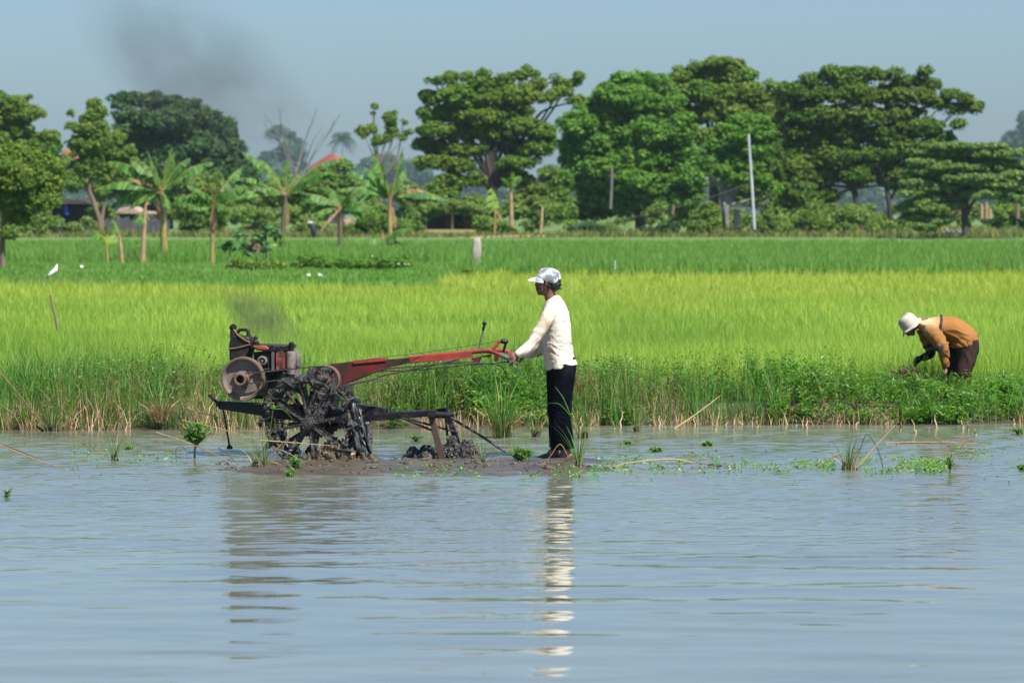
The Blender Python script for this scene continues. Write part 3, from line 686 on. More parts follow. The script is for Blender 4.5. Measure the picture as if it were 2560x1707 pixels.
# gearbox, frame members and mud-covered axle casing
mb = MB()
slab(mb, [(1050, 560), (1150, 540), (1300, 560), (1340, 740), (1290, 960), (1180, 1180), (1000, 1200), (960, 1080), (1060, 900), (1080, 720)], -.12, .12)
slab(mb, [(700, 690), (900, 640), (1010, 620), (1040, 660), (760, 760), (690, 850), (620, 850)], -.13, .13)
gb = mb.build('gearbox', M['wet_mud'], tl, bevel=.012)
for a_, b_, w_ in (((850, 780, -.2), (1030, 1040, -.2), .022), ((920, 720, .02), (1060, 850, .02), .04), ((930, 850, .15), (1010, 960, .15), .03), ((700, 1080, -.18), (1000, 1110, -.18), .012), ((860, 1110, -.1), (1180, 1080, -.1), .045)):
    MB().bar(C1(*a_), C1(*b_), w_, w_, AX).build('brace', M['rust'], gb, bevel=.003)
rr = random.Random(77)
for cs in (((1180, 110, 960, 130), (1080, 90, 1120, 90), (1300, 90, 1040, 70)), ((650, 40, 930, 80),)):
    mb = MB()
    for k in range(50 if len(cs) > 1 else 18):
        c_ = rr.choice(cs); s_ = rr.uniform(.014, .036); mb.ball(C1(rr.gauss(c_[0], c_[1]), rr.gauss(c_[2], c_[3]), rr.uniform(-.2, .1)), (s_, s_, s_ * rr.uniform(.8, 1.6)), 7, 5)
    if len(cs) > 1: mb.tube([C1(1180, 800, -.1), C1(1130, 960, -.1), C1(1080, 1130, -.1)], .05, 8)
    else: mb.tube([C1(655, 830, -.15), C1(650, 950, -.15), C1(645, 1040, -.15)], .025, 8)
    mb.jitter(.02, 20); rough(mb.melt('caked_mud', M['wet_mud'], gb, .009, 1), .014, 26)
mb = MB(); mb.tube([T(775, 1057, -.45), T(775 + 18, 1054, .5)], .032, 14); mb.build('axle', M['wet_mud'], tl)

# two cage wheels: ring pair, spokes, hub, paddles
WR_ = .365
def cage(px, py, ly, ph, name='cage_wheel'):
    c = T(px, py, ly)
    pt = lambda an, rr, a: c + FW * (math.cos(an) * rr) + UP * (math.sin(an) * rr) + AX * a
    mb = MB(); rr = random.Random(int(px))
    for a in (-.085, .085): mb.tube([pt(2 * PI * k / 40, WR_, a) for k in range(41)], .013, 8, side=AX, cap=True)
    for k in range(95):
        an = rr.uniform(0, 2 * PI); s_ = rr.uniform(.010, .034); a = rr.choice((-.085, .085)) + rr.uniform(-.03, .03)
        mb.ball(pt(an, WR_ + rr.uniform(-.022, .022), a), (s_, s_ * 1.2, s_ * rr.uniform(.7, 1.8)), 7, 5)
    mb.jitter(.012, 26); wb_ = rough(mb.melt(name, M['wet_mud'], tl, .008, 1), .008, 34)
    mb = MB().lathe([(.02, -.13), (.055, -.12), (.06, -.05), (.045, -.03), (.045, .05), (.06, .06), (.055, .12)], c, AX, 20).jitter(.006, 20); mb.build('hub', M['wet_mud'], wb_)
    for k in range(8):
        an = ph + k * PI / 4
        for a in (-.085, .085): MB().bar(pt(an, .045, a * .6), pt(an, WR_, a), .026, .014, AX).jitter(.004, 30).build('spoke', M['wet_mud'], wb_)
    for k in range(12):
        an = ph + .15 + k * PI / 6; d = pt(an, 1, 0) - pt(an, 0, 0); t = pt(an + PI / 2, 1, 0) - pt(an + PI / 2, 0, 0)
        u = (d * .82 + t * .57).normalized()
        mb = MB(); n_ = 5; vs = []
        p0, p1 = pt(an, WR_ - .035, 0), pt(an, WR_ - .035, 0) + u * .135
        mb.bar(p0, p1, .235, .012, u.cross(AX))
        mb.jitter(.004, 22); mb.build('paddle', M['grey_mud'] if k in (0, 1, 11, 10) else M['wet_mud'], wb_, bevel=.002)
    # wet mud sheeting off the rising paddles
    mb = MB()
    for k in range(30):
        an = rr.uniform(-.8, .5); a = rr.uniform(-.11, .11); p = pt(an, WR_ + rr.uniform(0, .085), a)
        ln = rr.uniform(.05, .30) * (1.15 if an < 0 else .6); ln = min(ln, max(p.z + .03, .04)); s_ = rr.uniform(.007, .017); dx = FW * rr.uniform(.0, .06)
        mb.tube([p + UP * .01, p - UP * ln * .4 + dx * .4, p - UP * ln * .8 + dx * .8, p - UP * ln + dx], [(s_, s_ * 1.5), (s_ * .8, s_ * 2.6), (s_ * .7, s_ * 2), (s_ * .3, s_ * .6)], 8)
    mb.jitter(.014, 20).jitter(.006, 60); rough(mb.melt('dripping_mud', M['grey_mud'], wb_, .0065, 1), .006, 40)
cage(775, 1058, -.40, .2)
cage(800, 1054, .42, .55)

# handle beam: tapered side plates, square tube, round handlebar, fork
hb = MB()
for ly in (-.11, -.03):
    hb.prism([C1(1255, 520, ly), C1(1290, 505, ly), C1(1505, 487, ly), C1(1960, 460, ly), C2(490, 448, ly), C2(490, 498, ly), C2(255, 552, ly), C1(1860, 545, ly), C1(1520, 660, ly), C1(1440, 705, ly), C1(1370, 735, ly), C1(1330, 700, ly)], AX * .008)
hb.bar(C1(1290, 512, -.066), C2(485, 455, -.066), .08, .012); hb.bar(C1(1440, 700, -.066), C2(250, 548, -.066), .08, .008)
beam = hb.build('handle_beam', M['red_paint'], tl, bevel=.003)
mb = MB(); mb.bar(C1(1500, 492, -.115), C1(1820, 462, -.115), .012, .03); mb.build('beam_stiffener', M['red_clean'], beam, bevel=.002)
mb = MB()
mb.bar(C2(480, 472, -.066), C2(1100, 415, -.066), .045, .055, UP); mb.bar(C2(480, 490, -.066), C2(1100, 447, -.066), .06, .008, UP)
mb.curve([C2(478, 455, -.066), C2(900, 412, -.066), C2(1200, 380, -.066), C2(1290, 388, -.066)], .021, 14)
hbar = mb.build('handlebar', M['red_clean'], tl, bevel=.002)
MB().curve([C2(1255, 382, -.07), C2(1300, 394, -.12), C2(1350, 412, -.2), C2(1395, 430, -.24)], [.019, .017, .0165, .0165], 12).build('handle', M['red_clean'], hbar)
MB().curve([C2(1255, 380, -.06), C2(1320, 376, .02), C2(1400, 380, .12), C2(1478, 398, .20)], [.019, .017, .0165, .0165], 12).build('handle', M['red_clean'], hbar)
MB().curve([C2(1288, 388, -.07), C2(1330, 330, -.06), C2(1352, 298, -.05), C2(1375, 290, -.05), C2(1412, 292, -.04)], .0145, 10).build('hoop', M['red_clean'], hbar)
MB().curve([C2(1428, 305, -.03), C2(1416, 350, -.02), C2(1404, 392, -.01)], .011, 10).build('clutch_lever', M['rust'], hbar)
mb = MB().tube([C2(1380, 282, -.05), C2(1390, 283, -.05), C2(1412, 288, -.04), C2(1440, 292, -.035), C2(1450, 296, -.035)], [.012, .021, .023, .021, .010], 14); mb.build('rubber_grip', M['rubber'], hbar)
mb = MB().tube([C2(1385, 426, -.235), C2(1420, 440, -.25), C2(1460, 455, -.26)], [.0195, .0195, .019], 14); mb.build('hand_grip', M['grey_metal'], hbar)
mb = MB().tube([C2(1470, 396, .195), C2(1520, 410, .21), C2(1570, 424, .22)], [.0195, .0195, .019], 14); mb.build('hand_grip', M['rubber'], hbar)
mb = MB(); mb.prism([C2(1088, 455, -.09), C2(1185, 432, -.09), C2(1160, 500, -.09), C2(1112, 492, -.09)], AX * .05); mb.build('lever_bracket', M['red_paint'], hbar, bevel=.002)
mb = MB(); mb.prism([C2(1315, 420, -.1), C2(1358, 425, -.1), C2(1352, 470, -.1), C2(1338, 490, -.1), C2(1312, 480, -.1)], AX * .03); mb.prism([C2(1185, 425, -.09), C2(1290, 415, -.09), C2(1270, 445, -.09), C2(1188, 440, -.09)], AX * .02); mb.build('cable_clamp', M['red_paint'], hbar, bevel=.002)
gl = MB().curve([C2(1165, 372, -.03), C2(1172, 330, -.03), C2(1186, 260, -.03), C2(1198, 215, -.03), C2(1206, 180, -.03)], .0065, 8).build('gear_lever', M['grey_metal'], tl)
mb = MB().tube([C2(1205, 184, -.03), C2(1212, 150, -.03), C2(1217, 128, -.03)], [.011, .013, .009], 12); mb.ball(C2(1219, 112, -.03), .0195); mb.build('lever_knob', M['rubber'], gl)
for pts, rr in (
    ([C1(1150, 535, -.33), C1(1800, 440, -.2), C2(600, 400, -.1), C2(1100, 325, -.06), C2(1395, 280, -.05)], .0022),
    ([C1(1360, 735, -.25), C1(1700, 660, -.2), C2(200, 630, -.18), C2(520, 560, -.15), C2(950, 470, -.12)], .008),
    ([C2(130, 580, -.14), C2(500, 535, -.14), C2(900, 505, -.14), C2(1310, 508, -.12)], .0045),
    ([C2(170, 582, -.13), C2(600, 565, -.13), C2(1000, 525, -.13), C2(1320, 505, -.12)], .0045),
    ([C2(250, 555, -.12), C2(700, 515, -.12), C2(1050, 490, -.12), C2(1300, 512, -.12)], .004),
    ([C2(1320, 505, -.12), C2(1390, 540, -.15), C2(1425, 600, -.15), C2(1432, 640, -.15)], .005),
    ([C2(1345, 500, -.12), C2(1440, 490, -.2), C2(1520, 535, -.22), C2(1565, 620, -.22)], .0055)):
    MB().curve(pts, rr, 6).build('control_cable', M['cable'], tl)

# plough frame behind the wheels
mb = MB()
mb.bar(C2(-60, 1050, -.10), C2(720, 985, -.10), .06, .055); mb.bar(C2(-60, 1020, .25), C2(700, 985, .25), .05, .05)
mb.bar(C1(1480, 950, .0), C1(1830, 990, .0), .12, .10); mb.bar(C1(1250, 980, -.05), C1(1500, 1040, -.05), .16, .13)
pl = mb.build('plough_beam', M['oily_metal'], tl, bevel=.004)
mb = MB(); mb.bar(C2(700, 992, -.25), C2(745, 990, .55), .075, .06); mb.tube([C2(730, 1005, -.2), C2(850, 1010, -.1), C2(915, 1000, -.06)], [.03, .028, .02], 10)
mb.prism([C2(630, 968, .1), C2(838, 936, .1), C2(845, 985, .1), C2(700, 1000, .1)], AX * .10); mb.build('cross_bar', M['black_metal'], pl, bevel=.003)
mb = MB()
for a_, b_, w_ in (((690, 980, -.2), (800, 1430, -.2), .055), ((860, 1010, .4), (960, 1290, .4), .05), ((840, 1010, .15), (855, 1210, .15), .02)):
    MB().bar(C2(*a_), C2(*b_), w_, .022, AX).build('tine', M['rust'] if a_[0] == 690 else M['oily_metal'], pl, bevel=.003)
for a_, b_ in (((395, 1030, -.12), (720, 1165, -.2)), ((470, 1045, .2), (960, 1180, .4))):
    MB().tube([C2(*a_), C2(*b_)], .010, 8).build('brace', M['oily_metal'], pl)
MB().tube([C2(880, 1030, .1), C2(1150, 1190, .1), C2(1430, 1372, .1)], .011, 8).build('tail_rod', M['oily_metal'], pl)

# jerrycan strapped in front of the engine
jb = C1(385, 470, -.06)
jc = thing('jerrycan', 'dark grimy plastic fuel jerrycan with a handle, tied upright at the front of the tiller', 'jerrycan', jb)
mb = MB()
out_ = [(285, 480), (280, 360), (283, 300), (298, 250), (312, 225), (345, 225), (372, 232), (470, 238), (488, 262), (495, 320), (488, 400), (470, 480)]
mb.prism([C1(x, y, -.14) for x, y in out_], AX * .17)
mb.build('can_body', M['can_plastic'], jc, bevel=.018)
mb = MB(); hp = [(352, 232), (372, 195), (395, 175), (455, 174), (470, 186), (476, 215), (480, 250)]
mb.curve([C1(x, y, -.055) for x, y in hp], [.016, .017, .014, .014, .015, .018, .022], 10); mb.build('can_handle', M['can_plastic'], jc)
mb = MB(); mb.lathe([(.026, -.05), (.024, 0), (.021, .05)], C1(322, 200, -.055), UP, 16); mb.build('neck', M['can_plastic'], jc)
mb = MB(); mb.lathe([(.022, -.02), (.030, -.012), (.032, .012), (.02, .024), (.012, .03)], C1(322, 150, -.055), UP, 14).jitter(.010, 60); mb.build('rag_stopper', M['glove'], jc)
mb = MB(); mb.tube([C1(276, 362, -.146), C1(360, 352, -.146), C1(430, 335, -.146), C1(490, 318, -.146)], .006, 6); mb.tube([C1(330, 170, -.12), C1(375, 230, -.146), C1(440, 275, -.146), C1(490, 300, -.146)], .007, 6)
mb.build('tie_rope', M['rope'], jc)

# torn mud and splash where the wheels and plough dig in
def mud_heap(px, py, d, rx, ry, rz, n, label, seed, mat='wet_mud', grp=None):
    rr = random.Random(seed); c = P(px, py, d); mb = MB()
    for k in range(n):
        s_ = rr.uniform(.25, .6); a = rr.gauss(0, .5); b = rr.gauss(0, .5)
        hgt = math.exp(-a * a - b * b) * rr.uniform(.2, 1)
        mb.ball(c + Vector((a * rx, b * ry, hgt * rz * .75)), (rx * s_ * .6, ry * s_ * .6, rz * s_ * .7), 9, 6)
    mb.jitter(min(rx, rz) * .16, 9 / max(rx, .1)).jitter(.016, 30)
    o = rough(mb.melt('mud_heap', M[mat], None, .007, 1), .016, 22); ORG[o.name] = Vector((0, 0, 0))
    return tag(o, label, 'mud', grp)
mud_heap(1148, 1150, 34.5, .16, .16, .21, 44, 'largest dark clod of turned mud, right beside the rusty plough tine', 1)
mud_heap(1064, 1148, 34.6, .17, .2, .13, 40, 'low ragged dark mud between the cage wheels and the rusty plough tine', 2)
mud_heap(1190, 1162, 34.3, .15, .15, .05, 20, 'small flat dark mud lump behind the plough, nearest the leafy green plant', 3)
# brown water thrown up by the near wheel
rr = random.Random(4); mb = MB(); base = P(840, 1146, 34.3)
for k in range(150):
    a = rr.gauss(0, .15); hgt = rr.uniform(.0, .17) * math.exp(-(a / .2) ** 2); s_ = rr.uniform(.006, .02)
    q = base + Vector((a, rr.uniform(-.1, .12), hgt)); mb.tube([Vector((q.x, q.y, -.02)), (q + Vector((q.x, q.y, 0))) / 2, q], [s_ * 1.6, s_, s_ * .5], 6); mb.ball(q, s_ * .8, 6, 4)
mb.jitter(.02, 18).jitter(.008, 60)
tag(rough(mb.melt('muddy_splash', surf('brown_splash', (.06, .042, .022), (.14, .10, .06), 14, .08, .6, 50), None, .0065, 1), .014, 30), 'brown muddy water thrown up under the cage wheels', None, None, 'stuff')
# ------------------------------------------------------------------ the man behind the tiller
DM = 34.45
def Mp(px, py, dy=0.0):
    return Vector(((px - 1280) / F * DM, DM + dy, H - (py - HZ) / F * DM))
mpx = DM / F
def hand(mb, wrist, palm, tipdir, curl, side, s=1.0):
    """five-fingered hand: palm from wrist to palm, fingers leaving along tipdir and bending towards curl, spread along side"""
    wrist, palm = Vector(wrist), Vector(palm); t = Vector(tipdir).normalized(); c = Vector(curl).normalized(); sd = Vector(side).normalized()
    mid = (wrist + palm) / 2
    mb.tube([wrist, wrist.lerp(palm, .45), palm], [(.024 * s, .027 * s), (.022 * s, .038 * s), (.017 * s, .041 * s)], 12, side=sd)
    for k, ln in enumerate((.070, .078, .073, .058)):
        b = palm + sd * ((k - 1.5) * .0195 * s)
        j1 = b + (t * .8 + c * .45).normalized() * ln * .42 * s
        j2 = j1 + (t * .1 + c).normalized() * ln * .36 * s
        j3 = j2 + (-t * .8 + c * .55).normalized() * ln * .30 * s
        mb.tube([b - t * .012, b, j1, j2, j3], [.009 * s, .0105 * s, .0098 * s, .009 * s, .0075 * s], 8); mb.ball(j3, .0078 * s, 8, 6); mb.ball(j1, .0102 * s, 8, 6); mb.ball(j2, .0093 * s, 8, 6)
    th = mid - sd * .034 * s
    p1 = th + (t * .6 - sd * .65 + c * .3).normalized() * .034 * s; p2 = p1 + (t * .7 + c * .75).normalized() * .032 * s; p3 = p2 + (c * .9 + sd * .2).normalized() * .022 * s
    mb.tube([th, p1, p2, p3], [.0135 * s, .012 * s, .0105 * s, .0085 * s], 8); mb.ball(p3, .0088 * s, 8, 6)

mb = MB()
# head
mb.ball(Mp(1373, 697), (.092, .074, .098)); mb.ball(Mp(1360, 708), (.062, .064, .075)); mb.ball(Mp(1359, 725), (.052, .055, .048)); mb.ball(Mp(1349, 733), (.022, .030, .019))
mb.tube([Mp(1347, 700), Mp(1342.5, 708), Mp(1339, 713)], [.013, .012, .0125], 8); mb.ball(Mp(1339.3, 713), (.012, .013, .010)); mb.ball(Mp(1342, 714.5, -.013), .009); mb.ball(Mp(1342, 714.5, .013), .009)
mb.ball(Mp(1342.8, 722), (.0135, .024, .009)); mb.ball(Mp(1343.2, 726.5), (.012, .021, .009)); mb.ball(Mp(1346, 703), (.016, .050, .011))
for s_ in (-1, 1):
    mb.ball(Mp(1353, 715, s_ * .042), (.026, .018, .022)); mb.ball(Mp(1365.5, 709, s_ * .077), (.013, .010, .027)); mb.ball(Mp(1367, 705, s_ * .083), (.010, .007, .013))
# neck, trunk core, limbs under the clothes
mb.tube([Mp(1374, 716), Mp(1374, 736), Mp(1379, 752), Mp(1386, 775)], [(.052, .054), (.049, .053), (.054, .062), (.07, .12)], 14, side=(0, 1, 0))
mb.tube([Mp(1386, 770), Mp(1392, 830), Mp(1397, 905)], [(.075, .14), (.08, .13), (.08, .14)], 14, side=(0, 1, 0))
def limb(mb, pts, rad, **k): mb.curve(pts, rad, 12, 5, **k)
limb(mb, [Mp(1378, 772, -.17), Mp(1332, 856, -.24), Mp(1291, 886, -.25)], [.042, .036, .026])
limb(mb, [Mp(1380, 775, .17), Mp(1358, 874, .24), Mp(1318, 888, .22), Mp(1308, 889, .21)], [.042, .036, .028, .026])
limb(mb, [Mp(1398, 905, .085), Mp(1397, 1010, .09), Mp(1392, 1125, .09)], [.075, .052, .036]); limb(mb, [Mp(1404, 905, -.085), Mp(1402, 1012, -.09), Mp(1411, 1130, -.09)], [.075, .052, .036])
# feet
def foot(mb, ankle, heel, ball_, toe, s):
    mb.tube([ankle + Vector((0, 0, .05)), ankle], [.036, .038], 12)
    mb.tube([heel, heel.lerp(ball_, .45), ball_, toe], [(.030, .030), (.030, .034), (.024, .044), (.014, .040)], 14, side=(0, 1, 0))
    mb.ball(heel + Vector((-.01, 0, .012)), (.038, .034, .032)); mb.ball(ankle + Vector((-.015, 0, -.02)), (.05, .036, .034))
    for k in range(5): mb.ball(toe + Vector((-.012 + .006 * abs(k - s * 1.0), (k - 2) * .0165, -.002)), (.018 if k != (0 if s < 0 else 4) else .022, .0095, .0105), 8, 6)
foot(mb, Mp(1387, 1127, .09), Mp(1392, 1139, .09), Mp(1361, 1142, .09), Mp(1350, 1143.5, .09), 1)
foot(mb, Mp(1416, 1130, -.09), Mp(1426, 1142, -.09), Mp(1394, 1145, -.09), Mp(1381, 1146.5, -.09), -1)
# hands on the grips
hand(mb, Mp(1292, 886, -.25), Mp(1278, 886, -.252), (-.9, 0, .1), (-.1, .5, -1), (-.25, .55, .75))
hand(mb, Mp(1310, 889, .215), Mp(1299, 888, .213), (-.9, 0, .1), (-.1, -.5, -1), (-.25, -.55, .75))
man = mb.melt('person', M['skin'], None, .0062, 3)
tag(man, 'barefoot man in a cream long-sleeved shirt and camouflage cap, steering the tiller by its handlebar', 'person')
ORG['person'] = Vector((0, 0, 0))

# shirt
mb = MB()
tor = [(1377, 745, 17, .075), (1381, 752, 22, .12), (1385, 765, 28, .185), (1388, 785, 34.5, .205), (1390, 815, 36.5, .195), (1391.5, 845, 37, .18), (1392.5, 866, 36.5, .172), (1395, 882, 37, .175), (1399, 900, 38, .182), (1403, 914, 39.5, .188), (1404, 919, 39.2, .187)]
mb.tube(spline([Mp(a, b) for a, b, c, d in tor], 3), interp([(c * mpx, d) for a, b, c, d in tor], len(tor), 3), 28, side=(0, 1, 0))
slv = [(1381, 770, -.155, .066), (1371, 788, -.19, .062), (1356, 815, -.215, .056), (1340, 842, -.235, .052), (1329, 860, -.245, .050), (1316, 870, -.25, .047), (1302, 879, -.252, .040), (1292, 885.5, -.252, .034)]
mb.tube(spline([Mp(a, b, c) for a, b, c, d in slv], 3), interp([d for a, b, c, d in slv], len(slv), 3), 16)
slv = [(1383, 772, .155, .066), (1376, 805, .20, .058), (1366, 845, .235, .052), (1356, 872, .245, .048), (1338, 884, .24, .044), (1318, 889, .222, .038), (1309, 889.5, .217, .034)]
mb.tube(spline([Mp(a, b, c) for a, b, c, d in slv], 3), interp([d for a, b, c, d in slv], len(slv), 3), 16)
fr = random.Random(12)
def wrinkle(ob, f):
    me = ob.data; n = len(me.vertices); co = np.empty(n * 3, np.float32); no = np.empty(n * 3, np.float32)
    me.vertices.foreach_get('co', co); me.vertices.foreach_get('normal', no); co = co.reshape(-1, 3); no = no.reshape(-1, 3)
    me.vertices.foreach_set('co', (co + no * f(co[:, 0].astype(float), co[:, 1].astype(float), co[:, 2].astype(float))[:, None]).astype(np.float32).ravel()); me.update(); return ob
def ridge(u, v, seed): return (1 - np.abs(2 * fbm(u, v, seed, 2) - 1)) ** 2.2 - .35
def man_px(x, z): return 1280 + x * F / DM, HZ + (H - z) * F / DM
def shirt_folds(x, y, z):
    px, py = man_px(x, z); arm = (np.abs(y - DM) > .185) | (px < 1352)
    waist = np.exp(-((py - 872) / 20) ** 2); up_ = np.exp(-((py - 800) / 40) ** 2)
    t = z * 24 + x * 7 + 1.5 * fbm(x * 9, y * 9, 205)
    body = ridge(t, x * 6 + y * 5, 201) * (.003 + .009 * waist) + ridge((x + z) * 20, (x - z) * 5 + y * 4, 202) * .006 * up_
    ta = (x * .72 - z * .7) * 30; el = np.exp(-((px - 1325) / 24) ** 2)
    arms = ridge(ta, (x * .7 + z * .7) * 9 + y * 6, 203) * (.003 + .007 * el)
    hem = np.where(py > 905, .004 * np.sin(x * 70 + y * 50), 0)
    return np.where(arm, arms, body + hem)
shirt = wrinkle(mb.melt('shirt', M['cream_shirt'], man, .0065, 3), shirt_folds)

# trousers
mb = MB()
for dy, pts in ((.085, [(1398, 912, 33, .10), (1396, 960, 29.5, .098), (1396, 1010, 26.5, .09), (1397, 1065, 25, .088), (1399, 1117, 25.5, .092)]), (-.085, [(1408, 910, 33.5, .10), (1405, 960, 29.5, .098), (1402, 1010, 27, .09), (1403, 1065, 27, .088), (1408, 1120, 28, .092)])):
    mb.tube(spline([Mp(a, b, dy) for a, b, c, d in pts], 4), interp([(c * mpx, d) for a, b, c, d in pts], len(pts), 4), 20, side=(0, 1, 0))
mb.tube([Mp(1403, 893), Mp(1403, 905), Mp(1403, 925)], [(35 * mpx, .165), (36 * mpx, .175), (33 * mpx, .17)], 20, side=(0, 1, 0))
def trouser_folds(x, y, z):
    px, py = man_px(x, z); knee = np.exp(-((py - 1025) / 30) ** 2); low = sstep(1060, 1118, py)
    return ridge(x * 15 + y * 11, z * 2.2, 211) * (.006 + .006 * low) + ridge((x * .6 + z) * 17, (x - z) * 4 + y * 5, 212) * (.003 + .010 * knee)
wrinkle(mb.melt('trousers', M['navy_trousers'], man, .0065, 3), trouser_folds)

# hair at the nape, cap, eyes, moustache
mb = MB(); mb.ball(Mp(1385, 711), (.060, .074, .062)); mb.ball(Mp(1392, 704), (.038, .06, .04)); mb.ball(Mp(1383, 722), (.040, .055, .028))
for s_ in (-1, 1): mb.ball(Mp(1371.5, 712, s_ * .062), (.020, .018, .035)); mb.ball(Mp(1360, 703, s_ * .066), (.009, .008, .024))
for k in range(26):
    a = fr.uniform(-.06, .06); p = Mp(fr.uniform(1392, 1401), fr.uniform(699, 722), a); q = p + Vector((fr.uniform(.008, .022), a * .2, fr.uniform(-.018, .006))); mb.tube([p + Vector((-.02, 0, 0)), p, q], [.010, .008, .004], 6)
mb.melt('hair', M['hair'], man, .0055, 1)
cx = Vector(Mp(1372, 699.5)); rot = Matrix.Rotation(math.radians(11), 3, 'Y')
mb = MB(); vs = []; n_ = 36; lev = [(1.0, -.012), (1.0, .012), (.965, .036), (.90, .062), (.80, .084), (.60, .098), (.3, .105), (.02, .107)]
for f_, h_ in lev:
    for k in range(n_):
        an = 2 * PI * k / n_; back = max(0, math.cos(an)); hh = h_ - (.026 * back + .004 * abs(math.sin(an))) * (1 if h_ < .03 else .2)
        vs.append(cx + rot @ Vector((.097 * f_ * math.cos(an), .082 * f_ * math.sin(an), hh * .96)))
mb.add(vs, [(i * n_ + k, i * n_ + (k + 1) % n_, (i + 1) * n_ + (k + 1) % n_, (i + 1) * n_ + k) for i in range(len(lev) - 1) for k in range(n_)])
mb.jitter(.006, 22)
cap = mb.build('cap', M['grey_camo'], man, 70); sdm = cap.modifiers.new('thick', 'SOLIDIFY'); sdm.thickness = .004; sdm.offset = 1
mb = MB(); top = []; nb = 13
for lay in range(2):
    for r0 in range(5):
        t = r0 / 4
        for k in range(nb):
            u = -1 + 2 * k / (nb - 1); an = PI + u * 1.15
            edge = Vector((.100 * math.cos(an), .082 * math.sin(an), .006)); ext = .082 * (1 - abs(u) ** 2.2)
            p = edge + Vector((-ext * t, 0, -.028 * t * t - .016 * t + .004 * abs(u) ** 2 * (.3 + t) - lay * .005))
            top.append(cx + rot @ p)
L_ = 5 * nb
fs = [(i * nb + k, i * nb + k + 1, (i + 1) * nb + k + 1, (i + 1) * nb + k) for i in range(4) for k in range(nb - 1)]
fs += [tuple(L_ + q for q in f_[::-1]) for f_ in fs] + [(4 * nb + k, 4 * nb + k + 1, L_ + 4 * nb + k + 1, L_ + 4 * nb + k) for k in range(nb - 1)]
mb.add(top, fs); mb.build('brim', M['grey_camo'], cap, 60)
for s_ in (-1, 1): MB().ball(Mp(1348.5, 707.5, s_ * .030), (.010, .012, .010), 12, 8).build('eye', M['eye'], man)
mb = MB(); mb.ball(Mp(1341.2, 719.5), (.012, .026, .006), 10, 6); mb.build('moustache', M['hair'], man, 70)

# ------------------------------------------------------------------ the stooping field worker
DW = 41.9
def K(cx_, cy_, dy=0.0):
    px, py = 2200 + cx_ / 6.533, 740 + cy_ / 6.533
    return Vector(((px - 1280) / F * DW, DW + dy, H - (py - HZ) / F * DW))
kp = DW / F / 6.533
mb = MB()
mb.ball(K(470, 470), (.088, .076, .098)); mb.ball(K(500, 545), (.052, .056, .058)); mb.ball(K(528, 612), (.032, .038, .026)); mb.ball(K(470, 570), (.052, .05, .050))
mb.tube([K(440, 540), K(424, 575), K(428, 590)], [.012, .013, .010], 8); mb.ball(K(452, 622), (.016, .022, .011)); mb.ball(K(470, 640), (.016, .02, .010))
for s_ in (-1, 1): mb.ball(K(545, 500, s_ * .078), (.022, .009, .025))
mb.tube([K(520, 500), K(575, 470), K(660, 440), K(760, 470)], [(.05, .052), (.05, .053), (.056, .065), (.07, .12)], 14, side=(0, 1, 0))
mb.tube([K(740, 480), K(1000, 520), K(1300, 590), K(1420, 720)], [(.07, .12), (.085, .13), (.085, .13), (.085, .13)], 14, side=(0, 1, 0))
limb(mb, [K(830, 570, -.16), K(985, 840, -.2), K(1030, 1010, -.19), K(1040, 1160, -.18)], [.045, .038, .033, .024])
limb(mb, [K(760, 600, .16), K(865, 900, .2), K(790, 985, .18), K(690, 1025, .16)], [.045, .038, .03, .024])
for dy, pts in ((-.09, [(1440, 760), (1420, 1000), (1330, 1250), (1310, 1480)]), (.09, [(1400, 780), (1230, 1010), (1180, 1250), (1110, 1480)])):
    limb(mb, [K(a, b, dy) for a, b in pts], [.075, .056, .05, .036])
    a, b = pts[-1]; foot(mb, K(a, b, dy), K(a + 30, b + 60, dy), K(a - 170, b + 75, dy), K(a - 240, b + 80, dy), 1)
hand(mb, K(1040, 1160, -.18), K(1042, 1260, -.18), (0, 0, -1), (-1, .1, -.1), (0, 1, 0))
wk = mb.melt('person', M['skin_pale'], None, .0075, 3)
tag(wk, 'field worker in an ochre shirt and pale bucket hat, bent double over the bank', 'person')
ORG[wk.name] = Vector((0, 0, 0))
mb = MB()
ts = [(610, 440, 58, .07), (680, 465, 88, .13), (780, 490, 130, .18), (920, 505, 172, .195), (1080, 525, 198, .19), (1220, 560, 205, .185), (1330, 630, 205, .19), (1384, 700, 220, .20), (1392, 770, 230, .207), (1396, 815, 228, .205)]
mb.tube(spline([K(a, b) for a, b, c, d in ts], 3), interp([(c * kp, d) for a, b, c, d in ts], len(ts), 3), 28, side=(0, 1, 0))
sl_ = [(780, 530, -.15, .085), (840, 600, -.19, .082), (910, 700, -.21, .074), (965, 800, -.215, .066), (1000, 880, -.21, .060), (1020, 980, -.20, .052), (1035, 1090, -.19, .044), (1042, 1150, -.182, .040)]
mb.tube(spline([K(a, b, c) for a, b, c, d in sl_], 3), interp([d for a, b, c, d in sl_], len(sl_), 3), 16)
sl_ = [(740, 540, .15, .085), (790, 680, .2, .07), (840, 820, .21, .06), (865, 900, .2, .055)]
mb.tube(spline([K(a, b, c) for a, b, c, d in sl_], 3), interp([d for a, b, c, d in sl_], len(sl_), 3), 16)
def worker_folds(x, y, z):
    cx_ = (1280 + x * F / DW - 2200) * 6.533; cy_ = (HZ + (H - z) * F / DW - 740) * 6.533
    waist = np.exp(-((cx_ - 1230) / 230) ** 2) * sstep(480, 640, cy_); slv = sstep(560, 720, cy_) * (1 - sstep(1060, 1160, cx_))
    d1 = ridge((x * .42 + z) * 17 + fbm(x * 5, y * 5, 225), (x - .4 * z) * 4 + y * 4, 221) * (.003 + .020 * waist)
    d2 = ridge((x * .9 - z * .45) * 19, (x * .4 + z) * 4 + y * 6, 222) * .011 * slv
    return d1 + d2
